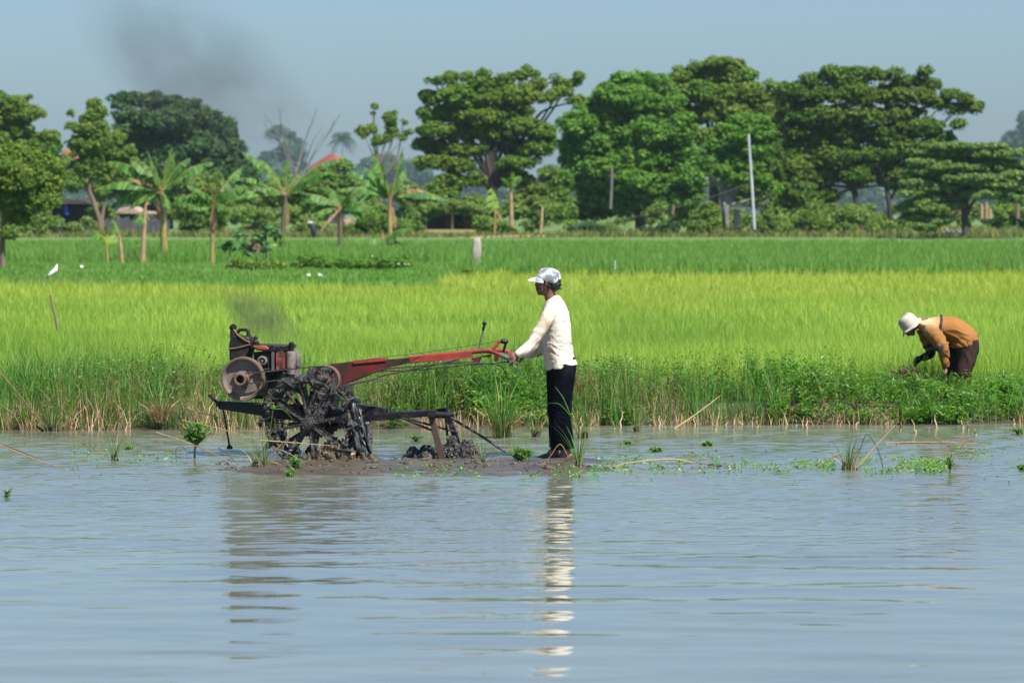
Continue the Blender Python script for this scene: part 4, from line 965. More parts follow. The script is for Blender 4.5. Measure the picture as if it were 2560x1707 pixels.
# sunlit upper back near the neck, painted as a pale patch into the ochre cloth
def ochre():
    m = surf('ochre_shirt', (.26, .105, .024), (.34, .15, .04), 4, .9, .4, 14, spec=.15, dirt=(.27, .14, .055), dscale=5, damt=.4, edge=.2)
    nt = m.node_tree; N, L = nt.nodes, nt.links; b = [q for q in N if q.type == 'BSDF_PRINCIPLED'][0]; src = b.inputs['Base Color'].links[0].from_socket
    tc = N.new('ShaderNodeTexCoord'); vm = N.new('ShaderNodeVectorMath'); vm.operation = 'DISTANCE'; L.new(tc.outputs['Object'], vm.inputs[0]); vm.inputs[1].default_value = K(700, 400, -.1)
    n = noise(N, L, 5, 4, .6, tc.outputs['Object']); ad = N.new('ShaderNodeMath'); ad.operation = 'MULTIPLY_ADD'; L.new(n.outputs[0], ad.inputs[0]); ad.inputs[1].default_value = .16; L.new(vm.outputs['Value'], ad.inputs[2])
    mr = N.new('ShaderNodeMapRange'); mr.inputs['From Min'].default_value = .13; mr.inputs['From Max'].default_value = .30; mr.inputs['To Min'].default_value = 1; mr.inputs['To Max'].default_value = 0; L.new(ad.outputs[0], mr.inputs[0])
    mx = N.new('ShaderNodeMix'); mx.data_type = 'RGBA'; L.new(mr.outputs[0], mx.inputs[0]); L.new(src, mx.inputs[6]); mx.inputs[7].default_value = (.56, .40, .22, 1); L.new(mx.outputs[2], b.inputs['Base Color'])
    return m
sh = wrinkle(mb.melt('shirt', ochre(), wk, .0075, 3), worker_folds)
mb = MB(); mb.tube([K(1000, 318, 0), K(985, 370, -.135), K(962, 470, -.205), K(938, 600, -.205)], .0135, 8, side=(0, 1, 0)); mb.build('shoulder_stripe', M['band'], sh)
MB().lathe([(.076, -.017), (.076, .017)], K(945, 822, -.213), K(985, 900, -.21) - K(905, 740, -.215), 24).build('sleeve_band', M['band'], sh); MB().lathe([(.07, -.017), (.07, .017)], K(838, 815, .21), K(865, 900, .2) - K(790, 680, .2), 24).build('sleeve_band', M['band'], sh)
mb = MB()
for dy, pts in ((-.095, [(1405, 740, .12), (1415, 860, .112), (1395, 1010, .10), (1360, 1150, .092), (1330, 1290, .088)]), (.095, [(1390, 760, .125), (1290, 880, .11), (1220, 1020, .10), (1180, 1150, .092), (1150, 1290, .085)])):
    mb.tube(spline([K(a, b, dy) for a, b, c in pts], 4), interp([(c, .105) for a, b, c in pts], len(pts), 4), 18, side=(0, 1, 0))
wrinkle(mb.melt('trousers', M['brown_trousers'], wk, .008, 3), lambda x, y, z: ridge((x + .15 * z) * 15 + y * 9, z * 2.5, 231) * .018)
mb = MB(); limb(mb, [K(868, 890, .2), K(860, 950, .195), K(790, 990, .18), K(715, 1022, .165)], [.05, .05, .045, .038])
hand(mb, K(720, 1022, .165), K(650, 1030, .16), (-1, 0, .05), (-.3, -.3, -1), (0, .8, .4), 1.15); mb.melt('glove', M['glove'], wk, .007, 2)
# bucket hat
ax_ = (Vector((-.66, 0, .75))).normalized(); cb = K(478, 452)
mb = MB().lathe([(.103, -.03), (.103, .0), (.099, .045), (.090, .077), (.068, .096), (.028, .103), (.001, .104)], cb, ax_, 36)
vs = []; n_ = 36; b1 = Vector((0, 1, 0)); b2 = ax_.cross(b1)
for f_, dz in ((.100, -.012), (.117, -.025), (.136, -.044), (.141, -.050)):
    for k in range(n_):
        an = 2 * PI * k / n_; wv = .014 * math.sin(3 * an + .6) * (f_ - .1) / .05
        vs.append(cb + b1 * (f_ * .88 * math.cos(an)) + b2 * (f_ * math.sin(an)) + ax_ * (dz + wv))
mb.v = mb.v; mb.add(vs, [(i * n_ + k, i * n_ + (k + 1) % n_, (i + 1) * n_ + (k + 1) % n_, (i + 1) * n_ + k) for i in range(3) for k in range(n_)])
mb.jitter(.008, 14)
hat = mb.build('hat', M['cream_hat'], wk, 60); sm_ = hat.modifiers.new('thick', 'SOLIDIFY'); sm_.thickness = .004
mb = MB().tube([K(468, 636), K(448, 664), K(440, 692)], [.0045, .005, .005], 8)
o = mb.build('cigarette', M['white_scrap'], None); tag(o, 'short white cigarette between the lips of the stooping worker', 'cigarette')
# ------------------------------------------------------------------ trees beyond the fields
FINE = .56
def crown(name, mat, lobes, d, parent, puff=.55, leaf=.26, per=58, dens=1.0, rng=None, flat=.75, deep=.8, up=.5, grow=1.16):
    """leafy crown: puffs of leaves spread over rounded lobes; lobes are (px, py, rx, ry[, extra depth]) read at distance d"""
    out = []
    leaf, per = leaf * FINE, per * .62 / FINE ** 1.6; puff *= .72
    for lb in lobes:
        cx_, cy_, rx, ry = lb[:4]; dz = lb[4] if len(lb) > 4 else rng.uniform(-.5, .5) * rx / F * d
        c = np.array(P(cx_, cy_, d + dz)); a = np.array([rx / F * d, deep * min(rx, ry * 1.5) / F * d, ry / F * d]) * grow
        pr = puff * rng.uniform(.85, 1.15); a_ = np.maximum(a - pr * .55, pr * .35)
        area = 4 * PI * ((a_[0] * a_[1]) ** 1.6 / 3 + (a_[0] * a_[2]) ** 1.6 / 3 + (a_[1] * a_[2]) ** 1.6 / 3) ** (1 / 1.6)
        n = max(5, int(dens * 1.7 * area / pr ** 2))
        u = nrm(rng.normal(size=(n, 3))); keep = (u[:, 1] < .25) | (rng.random(n) < .4); u = u[keep]; n = len(u)
        if n == 0: continue
        pc = c + u * a_ * (rng.random((n, 1)) ** .45) * rng.uniform(.8, 1.12, (n, 1)) * np.where(rng.random((n, 1)) < .10, rng.uniform(1.05, 1.3, (n, 1)), 1)
        r = pr * rng.uniform(.45, 1.3, n); k = (per * rng.uniform(.7, 1.3, n)).astype(int); i = np.repeat(np.arange(n), k)
        v = nrm(rng.normal(size=(len(i), 3)) + np.array([0, 0, .45])); rr = r[i][:, None]
        C = pc[i] + v * rr * np.array([1, 1, flat]) * rng.uniform(.55, 1.05, (len(i), 1))
        N = nrm(v + np.array([0, -.1, up]) + rng.normal(0, .6, v.shape))
        out.append(leaf_quads(C, N, leaf * rng.uniform(.6, 1.25, len(i)), .55, rng))
    return np_mesh('crown', *join(out), M[mat], parent)

def px_path(pts, d): return [P(a, b, d + (c[0] if c else 0)) for a, b, *c in pts]
def tree(name, label, mat, bark, d, trunk, limbs, lobes, group=None, seed=1, **k):
    """trunk: [(px, py, radius px)]; limbs: list of px polylines with radii"""
    rng = np.random.default_rng(seed); bx, by = trunk[0][:2]
    t = thing(name, label, 'tree', P(bx, by, d), group)
    mb = MB(); mb.curve([P(a, b, d) for a, b, r in trunk], [r / F * d for a, b, r in trunk], 10, 4)
    for lm in limbs:
        dz = rng.uniform(-1, 1) * .6
        mb.curve([P(a, b, d + dz * i / len(lm)) for i, (a, b, r) in enumerate(lm)], [r / F * d for a, b, r in lm], 8, 4)
    top = trunk[-1]
    for lb in lobes[::2]:                    # hidden branches out to the lobes
        q = P(lb[0], lb[1], d); p = P(top[0], top[1], d); m_ = p.lerp(q, .5) + Vector((0, 0, -.06 * (q - p).length))
        mb.curve([p, m_, q], [top[2] * .5 / F * d, top[2] * .32 / F * d, top[2] * .12 / F * d], 6, 4)
    mb.jitter(.03, 1.5); mb.build('trunk', M[bark], t, 60)
    crown('crown', mat, lobes, d, t, rng=rng, **k)
    return t
GT = 'trees along the far edge of the fields'
tree('tree', 'dark tree at the very left, spreading flat branches behind the yellowish bush', 'tree_green', 'bark_dark', 268, [(20, 580, 9), (18, 440, 7), (15, 360, 6)], [], [(25, 262, 62, 22), (55, 285, 52, 22), (-25, 260, 60, 30), (0, 300, 62, 28), (55, 322, 42, 22), (-15, 345, 70, 34), (85, 275, 22, 10), (60, 365, 62, 30), (110, 372, 42, 26), (20, 395, 70, 40), (-30, 420, 60, 50), (110, 420, 50, 40), (120, 345, 30, 18)], GT, 11)
tree('tree', 'olive green tree at the left edge with yellowish leaves hanging low over the rice', 'tree_olive', 'bark_brown', 131, [(8, 676, 8), (6, 600, 7), (12, 520, 5), (30, 470, 4)], [[(10, 540, 4), (60, 490, 3), (110, 450, 1.5)]], [(40, 400, 62, 36), (100, 415, 48, 34), (10, 440, 60, 40), (75, 450, 70, 42), (130, 465, 28, 36), (30, 500, 60, 38), (105, 500, 46, 30), (130, 430, 22, 26), (50, 545, 30, 20), (-30, 470, 50, 60), (25, 585, 26, 16)], GT, 12, puff=.22, leaf=.085, per=38)
tree('tree', 'slim tree with a forked brown trunk and sparse yellow-tipped crown, left of the tallest banana', 'tree_olive', 'bark_brown', 236, [(252, 586, 7), (247, 545, 6), (231, 500, 6), (224, 465, 6), (232, 420, 5), (238, 380, 4)], [[(255, 586, 5), (256, 540, 4.5), (264, 500, 3), (268, 486, 2)], [(224, 470, 3), (205, 452, 2), (196, 440, 1)]], [(232, 268, 17, 24), (228, 300, 26, 24), (252, 285, 14, 22), (212, 322, 30, 20), (178, 283, 11, 6), (175, 315, 15, 10), (245, 330, 30, 26), (205, 365, 34, 26), (262, 365, 34, 30), (236, 395, 34, 26), (290, 345, 20, 20), (300, 390, 34, 24), (322, 378, 22, 14), (210, 420, 30, 24), (262, 430, 40, 30)], GT, 13, puff=.36, leaf=.17, per=38)
tree('tree', 'large dark dome-shaped tree behind the banana plants, under the drifting smoke', 'tree_dark', 'bark_dark', 330, [(420, 575, 14), (420, 480, 12), (430, 420, 10)], [], [(345, 250, 56, 18), (300, 262, 22, 10), (400, 256, 56, 22), (452, 268, 52, 22), (330, 290, 52, 22), (510, 290, 50, 24), (405, 300, 70, 28), (555, 325, 40, 26), (470, 330, 72, 32), (320, 325, 46, 22), (380, 345, 72, 28), (575, 365, 34, 28), (520, 370, 60, 34), (430, 385, 84, 34), (340, 380, 56, 28), (600, 405, 30, 26), (560, 425, 60, 40), (480, 435, 90, 46), (390, 440, 84, 46), (620, 440, 24, 26), (300, 430, 50, 50), (560, 480, 60, 46), (440, 500, 100, 46)], GT, 14, puff=.8, leaf=.34, per=56)
tree('tree', 'tall open tree with long raised branches, behind the man', 'tree_green', 'bark_dark', 246, [(1238, 590, 14), (1236, 520, 12), (1230, 455, 12)], [[(1232, 480, 8), (1196, 430, 6), (1150, 380, 4), (1100, 330, 2)], [(1232, 470, 8), (1262, 410, 6), (1320, 330, 4), (1352, 282, 3), (1395, 265, 2), (1440, 256, 1.5)], [(1230, 460, 8), (1215, 380, 6), (1205, 280, 4), (1200, 210, 2)], [(1262, 410, 5), (1290, 320, 4), (1340, 230, 2), (1400, 195, 1.2)], [(1240, 470, 5), (1300, 420, 4), (1350, 390, 2)]],
     [(1085, 203, 26, 12), (1068, 236, 22, 12), (1128, 196, 24, 18), (1165, 192, 24, 15), (1212, 186, 16, 20), (1205, 208, 40, 20), (1262, 200, 26, 18), (1318, 172, 12, 15), (1300, 192, 20, 15), (1336, 185, 14, 15), (1345, 215, 24, 18), (1392, 205, 17, 20), (1425, 208, 26, 12), (1448, 190, 14, 12), (1400, 228, 30, 14), (1090, 248, 36, 18), (1140, 236, 44, 26), (1215, 245, 56, 28), (1290, 238, 48, 26), (1362, 244, 34, 16), (1078, 290, 32, 20), (1130, 284, 52, 26), (1205, 292, 60, 26), (1280, 280, 46, 24), (1452, 250, 30, 12), (1470, 268, 24, 12), (1085, 325, 42, 20), (1150, 330, 56, 24), (1235, 330, 58, 24), (1310, 318, 50, 24), (1355, 335, 34, 20), (1060, 358, 30, 16), (1110, 372, 50, 22), (1180, 375, 50, 20), (1275, 366, 56, 20), (1340, 372, 44, 20), (1075, 405, 40, 18), (1145, 415, 46, 20), (1300, 408, 50, 18), (1375, 360, 20, 24), (1135, 455, 44, 24), (1190, 445, 30, 20), (1290, 450, 40, 22), (1110, 490, 40, 24)], GT, 15, puff=.50, leaf=.21, per=56)
tree('tree', 'broad bright green rounded tree to the right of the man, with drooping clumps of leaves', 'tree_bright', 'bark_dark', 242, [(1600, 590, 14), (1600, 520, 12), (1596, 430, 10)], [], [(1560, 210, 40, 28), (1610, 205, 36, 26), (1520, 236, 40, 28), (1580, 245, 56, 36), (1650, 206, 34, 28), (1500, 275, 52, 36), (1650, 262, 56, 44), (1450, 310, 44, 34), (1550, 300, 66, 44), (1460, 350, 48, 34), (1620, 330, 70, 48), (1690, 320, 46, 44), (1530, 370, 72, 44), (1420, 372, 26, 30), (1440, 400, 40, 34), (1600, 400, 76, 44), (1690, 390, 62, 46), (1500, 430, 60, 40), (1720, 440, 50, 40), (1580, 455, 80, 40), (1660, 455, 70, 40), (1440, 450, 36, 30), (1500, 485, 50, 30), (1600, 500, 90, 34), (1700, 498, 56, 34)], GT, 16, puff=.60, leaf=.23, per=64, flat=.7)
tree('tree', 'tallest tree, its round clumps rising above the bright green tree and the pale pole', 'tree_green', 'bark_dark', 258, [(1790, 590, 14), (1785, 500, 12), (1780, 380, 10)], [[(1780, 400, 6), (1740, 320, 4), (1720, 250, 2)], [(1785, 390, 6), (1820, 320, 4), (1840, 260, 2)]], [(1750, 172, 36, 20), (1800, 158, 34, 16), (1840, 160, 22, 14), (1705, 196, 34, 24), (1780, 190, 46, 26), (1845, 195, 46, 26), (1690, 236, 36, 28), (1745, 232, 52, 32), (1820, 238, 60, 34), (1880, 232, 34, 30), (1770, 285, 60, 30), (1700, 280, 34, 28), (1850, 285, 60, 34), (1925, 212, 20, 20), (1960, 218, 22, 16), (1930, 250, 40, 22), (1910, 300, 46, 34), (1760, 345, 40, 30), (1830, 355, 60, 36), (1900, 360, 50, 40), (1950, 330, 40, 40), (1940, 420, 60, 60), (1860, 470, 60, 50)], GT, 17, puff=.62, leaf=.24, per=60, flat=.7)
tree('tree', 'small tree with a pale forked trunk shaped like a V, next to the concrete post', 'tree_bright', 'bark_pale', 232, [(1815, 566, 9), (1813, 535, 9), (1816, 514, 8)], [[(1813, 518, 6), (1803, 495, 5.5), (1803, 465, 5), (1808, 440, 4)], [(1818, 518, 6), (1832, 495, 5), (1836, 470, 4.5), (1850, 450, 3)]], [(1868, 300, 46, 16), (1820, 322, 34, 16), (1890, 330, 46, 22), (1850, 345, 50, 22), (1796, 362, 40, 22), (1880, 375, 42, 24), (1820, 395, 54, 26), (1770, 402, 26, 22), (1870, 415, 40, 24), (1800, 430, 36, 18), (1845, 446, 34, 16), (1900, 452, 32, 18), (1930, 470, 26, 16)], GT, 18, puff=.46, leaf=.2, per=56)
tree('tree', 'very wide dark tree at the right with a long branch reaching out over open sky', 'tree_mid', 'bark_dark', 244, [(2152, 584, 10), (2148, 540, 9), (2140, 500, 8), (2134, 470, 8)], [[(2136, 485, 5), (2110, 450, 4), (2080, 420, 2)], [(2205, 400, 5), (2180, 370, 5), (2160, 330, 5), (2140, 300, 4)], [(2226, 584, 7), (2224, 530, 6), (2214, 460, 6), (2190, 400, 6)], [(2225, 500, 4), (2250, 460, 3), (2280, 430, 2)], [(2160, 330, 4), (2250, 290, 3), (2340, 262, 2.5), (2430, 258, 1.5)]],
     [(2030, 200, 30, 18), (2080, 184, 32, 18), (2140, 180, 34, 14), (2120, 200, 46, 22), (2190, 188, 38, 16), (2230, 186, 24, 14), (2306, 182, 22, 14), (2270, 205, 46, 18), (2320, 210, 36, 12), (1990, 226, 34, 22), (2050, 236, 56, 28), (2140, 238, 66, 28), (2230, 238, 60, 26), (2300, 240, 40, 20), (2375, 236, 30, 12), (2345, 256, 50, 16), (2415, 250, 30, 14), (2446, 268, 18, 9), (2400, 272, 36, 14), (1990, 280, 52, 30), (2070, 290, 66, 30), (2160, 292, 56, 26), (2250, 290, 58, 28), (2010, 330, 60, 30), (2100, 340, 70, 32), (2215, 338, 66, 30), (2300, 320, 54, 24), (2350, 345, 48, 20), (2395, 314, 26, 12), (2000, 380, 56, 32), (2090, 392, 70, 34), (2190, 392, 60, 30), (2280, 380, 60, 30), (2350, 385, 40, 24), (1985, 430, 56, 34), (2060, 440, 60, 32), (2140, 438, 56, 26), (2240, 440, 50, 34), (2300, 430, 44, 34), (1990, 480, 56, 34), (2060, 488, 40, 24)], GT, 19, puff=.62, leaf=.24, per=60)
tree('tree', 'low flat-tiered tree standing alone at the field edge on the far right', 'tree_flat', 'bark_dark', 222, [(2413, 590, 9), (2412, 555, 8.5), (2414, 520, 9), (2418, 490, 7)], [[(2416, 540, 5), (2434, 505, 4), (2470, 470, 2)], [(2414, 520, 5), (2380, 480, 4), (2330, 450, 2)]],
     [(2420, 366, 76, 9), (2360, 384, 60, 9), (2480, 384, 66, 10), (2430, 396, 70, 10), (2330, 406, 52, 9), (2520, 410, 50, 11), (2390, 418, 70, 10), (2470, 420, 70, 11), (2310, 430, 46, 9), (2545, 440, 44, 11), (2360, 442, 62, 10), (2440, 446, 70, 11), (2290, 456, 40, 9), (2510, 462, 56, 11), (2330, 468, 52, 10), (2410, 470, 64, 10), (2278, 484, 30, 9), (2560, 474, 30, 12), (2470, 486, 50, 10), (2350, 494, 52, 10), (2300, 508, 34, 9), (2545, 498, 40, 11), (2264, 522, 22, 8), (2330, 522, 38, 10), (2380, 514, 30, 9), (2284, 544, 24, 9), (2340, 550, 34, 13), (2310, 566, 30, 10)], GT, 20, puff=.40, leaf=.17, per=60, flat=.6, deep=1.2, up=.7, grow=1.42)
tree('tree', 'thin-stemmed tree with a few separate leafy heads, right of the red roof', 'tree_olive', 'bark_brown', 275, [(955, 560, 4), (950, 480, 4), (945, 410, 3.5)], [[(945, 410, 3), (935, 360, 2), (934, 275, 1.2)], [(945, 410, 3), (975, 370, 2), (985, 300, 1.5)], [(950, 450, 3), (990, 400, 2), (1008, 310, 1)]], [(935, 266, 14, 5), (930, 284, 10, 5), (908, 330, 18, 16), (930, 322, 14, 12), (945, 352, 19, 15), (975, 298, 18, 16), (985, 282, 12, 5), (980, 330, 17, 20), (965, 345, 12, 12), (1012, 306, 9, 5), (1008, 345, 12, 8), (1020, 330, 10, 7)], GT, 21, puff=.32, leaf=.17, per=40)
# bare dead tree
t = thing('dead_tree', 'bare leafless tree with thin grey twigs rising against the sky', 'tree', P(745, 590, 300), GT)
rr = random.Random(3); mb = MB()
mb.curve([P(745, 590, 300), P(742, 480, 300), P(735, 420, 300)], [.2, .17, .13], 8)
for pts in ([(742, 470), (705, 360), (655, 276)], [(735, 430), (706, 330), (697, 268)], [(738, 440), (765, 345), (793, 272)], [(740, 460), (790, 380), (852, 284)], [(742, 470), (780, 360), (805, 318)], [(740, 480), (775, 400), (812, 330)], [(705, 360), (672, 330), (660, 300)], [(790, 380), (825, 330), (835, 300)], [(740, 480), (700, 420), (682, 370)]):
    mb.curve([P(a, b, 300 + rr.uniform(-1, 1)) for a, b in pts], [.07, .035, .014], 6, 4)
mb.jitter(.05, 1); mb.build('trunk', M['dead_wood'], t, 60)

# hazy palms and the far-off wood
def palm(px, py, r, d, base_y, label, seed):
    rng = np.random.default_rng(seed); t = thing('palm_tree', label, 'palm', P(px, base_y, d), 'hazy palms in the distance')
    MB().curve([P(px + 4, base_y, d), P(px + 2, (py + base_y) / 2, d), P(px, py, d)], [.28, .22, .2], 8).build('trunk', M['bark_brown'], t)
    out = []; c = np.array(P(px, py, d)); R_ = r / F * d
    for k in range(26):
        az = rng.uniform(0, 2 * PI); el = rng.uniform(-.5, 1.2); n = 26; s = np.linspace(.08, 1, n)
        ln = R_ * rng.uniform(.8, 1.1); h_ = np.array([math.cos(az), math.sin(az), 0])
        mid = c + h_ * (s * math.cos(el) * ln)[:, None] + np.array([0, 0, 1.0]) * (s * math.sin(el) * ln - .55 * s ** 2.2 * ln)[:, None]
        sd = np.array([-h_[1], h_[0], 0])
        for sg in (-1, 1):
            C = mid + sd * sg * R_ * .12 - np.array([0, 0, R_ * .06]); T_ = np.repeat((sd * sg + h_ * .4 + np.array([0, 0, -.6]))[None], n, 0)
            out.append(leaf_quads(C, nrm(rng.normal(0, .3, (n, 3)) + np.array([0, -.5, 1])), R_ * .17 * (1.1 - .5 * s), .22, rng, T_))
    np_mesh('crown', *join(out), M['palm'], t)
FARD = 1900
palm(855, 345, 38, FARD, 520, 'solitary hazy blue-green palm above the red roof', 1)
palm(695, 325, 40, FARD, 520, 'hazy palm behind the bare twigs of the dead tree, left of the pair', 2)
palm(728, 345, 40, FARD, 520, 'hazy palm behind the bare twigs of the dead tree, right of the pair', 3)
rng = np.random.default_rng(31); out = []
t = thing('distant_wood', 'blue-green hazy line of far-off woodland closing the plain', None, P(1280, 560, FARD)); t['kind'] = 'stuff'; del t['kind']
lob = [(x, 505 + 30 * math.sin(x * .011) * math.cos(x * .0037) + rng.uniform(-12, 12), rng.uniform(50, 90), rng.uniform(40, 62)) for x in range(-250, 2850, 62)]
lob += [(690, 420, 52, 46), (720, 385, 40, 34), (650, 440, 46, 40), (760, 450, 40, 36), (880, 450, 60, 34), (950, 425, 60, 36), (1020, 440, 60, 36), (1000, 470, 70, 36), (2540, 360, 40, 30), (2590, 330, 50, 50), (2500, 410, 60, 34), (2450, 372, 22, 16), (2470, 430, 60, 36), (2560, 430, 60, 40)]
bpy.data.objects.remove(t)
o = crown('distant_wood', 'palm', lob, FARD, None, puff=4.6, leaf=2.3, per=36, rng=rng, dens=.8)
o.name = 'distant_wood'; tag(o, 'blue-green hazy line of far-off woodland closing the plain', None, None, 'stuff')

# undergrowth along the foot of the trees
rng = np.random.default_rng(41); lob = []
for x in range(-120, 2760, 34):
    for k in range(2):
        lob.append((x + rng.uniform(-20, 20), rng.uniform(515, 582), rng.uniform(18, 50), rng.uniform(10, 32), rng.uniform(-8, 12)))
lob = [l for l in lob if not (1060 < l[0] < 1200 and l[1] > 505) and not (140 < l[0] < 215) and not (280 < l[0] < 420 and l[1] > 525) and not (2330 < l[0])]
lob += [(x, y, r, r * .8, -9) for x, y, r in ((136, 562, 22), (186, 570, 22), (222, 556, 20), (112, 548, 22))]
lob += [(x, y, r, r * .7, 14) for x, y, r in ((500, 470, 60), (560, 500, 60), (640, 500, 60), (340, 470, 60), (60, 500, 70), (815, 428, 34), (858, 418, 26), (788, 432, 18), (112, 545, 30), (205, 560, 26), (235, 545, 24), (140, 566, 26), (190, 570, 26), (222, 550, 20), (118, 545, 22), (2345, 545, 40), (2420, 535, 50), (2500, 540, 50), (2580, 535, 60), (2650, 530, 60), (860, 500, 50), (1010, 480, 50), (1040, 530, 46), (1100, 470, 44), (1180, 520, 44), (1330, 500, 60), (1400, 520, 60), (1480, 520, 50), (1960, 520, 60), (2060, 530, 50), (1380, 440, 40), (100, 460, 50), (250, 480, 40), (180, 450, 44), (130, 420, 40), (215, 455, 34), (800, 470, 50), (850, 455, 40), (770, 500, 50), (900, 490, 50), (700, 480, 60), (1400, 480, 36), (1350, 470, 40), (330, 440, 60), (1060, 500, 46))]
u = crown('undergrowth', 'bush', lob, 243, None, puff=.5, leaf=.2, per=44, rng=rng, dens=.62)
u.name = 'undergrowth'; tag(u, 'tangled mid green undergrowth filling the foot of the tree line', None, None, 'stuff')
rng = np.random.default_rng(42)
x = rng.uniform(-34, 34, 16000); y = rng.uniform(224, 236, 16000); B = np.stack([x, y, ground_z(x, y)], 1)
B2 = np.stack([rng.uniform(19, 40, 9000), rng.uniform(232, 310, 9000)], 1); B2 = np.concatenate([B2, ground_z(B2[:, 0], B2[:, 1])[:, None]], 1)
tag(np_mesh('field_grass', *blades(B2, rng.uniform(.15, .6, 9000), rng.uniform(.06, .14, 9000), rng.uniform(0, 6.28, 9000), rng.uniform(.1, .7, 9000), rng, 1, 2), leafmat('field_grass', [(0, (.10, .17, .04)), (.7, (.18, .24, .06)), (1, (.32, .24, .13))], .3)), 'patchy grass of the far field seen under the flat-tiered tree', None, None, 'stuff')
tag(np_mesh('verge_grass', *blades(B, rng.uniform(.10, .45, 16000) * (.4 + 1.2 * vnoise(x * .3, y * .3, 81)), rng.uniform(.05, .1, 16000), rng.uniform(0, 6.28, 16000), rng.uniform(.1, .7, 16000), rng, 1, 2), leafmat('verge', [(0, (.10, .14, .03)), (.7, (.17, .20, .05)), (1, (.30, .24, .11))], .3)), 'rough yellowish grass on the verge below the trees', None, None, 'stuff')
GB = 'bushes at the foot of the tree line'
def bush(label, lobes, d, mat='bush', seed=1, **k):
    rng = np.random.default_rng(seed); t = thing('bush', label, 'bush', P(lobes[0][0], lobes[0][1] + lobes[0][3], d), GB)
    o = crown('crown', mat, lobes, d, t, rng=rng, **k); o.name = 'foliage'; return t
bush('pale tufted bush left of the V-shaped trunk', [(1765, 545, 36, 30), (1770, 525, 24, 20), (1745, 565, 30, 18)], 231, 'tree_olive', 1, puff=.34, leaf=.18, per=50)
bush('low dark-leaved bush beside the pale tufted one', [(1665, 572, 34, 16), (1630, 578, 30, 12)], 231, 'tree_dark', 2, puff=.34, leaf=.16, per=50)
bush('dark rounded bush midway between the white pole and the wide dark tree', [(2038, 565, 28, 24), (2020, 545, 18, 16)], 231, 'tree_green', 3, puff=.34, leaf=.16, per=50)
bush('low yellow-green bush beside the trunk of the wide dark tree', [(2115, 570, 26, 12), (2180, 572, 20, 12)], 231, 'tree_olive', 4, puff=.3, leaf=.15, per=50)
bush('dark scrubby bush on the field edge, right of the bamboo rail', [(1475, 568, 28, 16), (1440, 575, 20, 12), (1510, 575, 24, 10)], 231, 'tree_dark', 5, puff=.34, leaf=.16, per=50)
bush('feathery green bush at the base of the white pole', [(1905, 560, 26, 22), (1930, 540, 18, 26), (1955, 565, 24, 18)], 231, 'bush', 6, puff=.34, leaf=.17, per=50)
bush('dark leafy bush by the small pink-roofed hut', [(930, 560, 40, 26), (985, 565, 30, 20), (900, 580, 24, 12)], 231, 'tree_green', 7, puff=.36, leaf=.17, per=50)
# ------------------------------------------------------------------ banana plants on the strip between the fields
def B5(cx, cy): return (cx / 3.136, 200 + cy / 3.136)
def B6(cx, cy): return (580 + cx / 3.136, 220 + cy / 3.136)
def banana_leaf(parent, a, b, d, wid, mat, rng, sag=.18, torn=.5, dz=0.0):
    """a: base pixel, b: tip pixel; the midrib arches up between them, the blade hangs torn on both sides"""
    A = np.array(P(a[0], a[1], d)); Bp = np.array(P(b[0], b[1], d)) + np.array([0, dz, 0])
    ln = np.linalg.norm(Bp - A); ctrl = (A + Bp) / 2 + np.array([0, 0, sag * ln])
    n = 20; t = np.linspace(0, 1, n + 1)[:, None]
    mid = A * (1 - t) ** 2 + ctrl * 2 * t * (1 - t) + Bp * t ** 2
    tan = nrm(np.gradient(mid, axis=0)); sd = np.cross(tan, np.array([0, 0, 1.0]) + np.array([0, -.35, 0])); sd = nrm(sd)
    wt = wid * np.sin(np.clip((t[:, 0] - .10) / .9, 0, 1) * PI) ** .55 * (1 - .25 * t[:, 0])
    V, Q = [], []
    for sg in (-1, 1):
        drop = 0
        for i in range(2, n):
            if rng.random() < torn * .55: drop = rng.uniform(-.1, .75)
            w0, w1 = wt[i], wt[i + 1] if i + 1 <= n else .01
            if rng.random() < torn * .10: continue
            gap = .82 if rng.random() < torn * .6 else 1.0; sh = rng.uniform(-.1, .12)
            def edge(k, w): return mid[k] + (sd[k] * sg * math.cos(.35 + drop) - np.array([0, 0, 1.0]) * math.sin(.35 + drop)) * w + tan[k] * (w * .25 + sh * .2)
            e0, e1 = edge(i, w0), edge(i + 1, max(w1, .01)); c = (e0 + e1) / 2; e0 = c + (e0 - c) * gap; e1 = c + (e1 - c) * gap
            h0, h1 = mid[i] * .45 + e0 * .55 + np.array([0, 0, w0 * .10]), mid[i + 1] * .45 + e1 * .55 + np.array([0, 0, w0 * .10])
            k = len(V); V += [mid[i], mid[i + 1], h1, h0, e1, e0]; Q += [(k, k + 1, k + 2, k + 3), (k + 3, k + 2, k + 4, k + 5)]
    o = np_mesh('leaf', np.array(V), np.array(Q), M[mat], parent, True)
    MB().tube([Vector(m_) for m_ in mid[::2]], [.028 - .0022 * i for i in range(len(mid[::2]))], 5).build('midrib', M['banana_stem'] if mat != 'banana_dry' else M['banana_stem_brown'], o)
    return o
GBN = 'banana plants between the two rice fields'
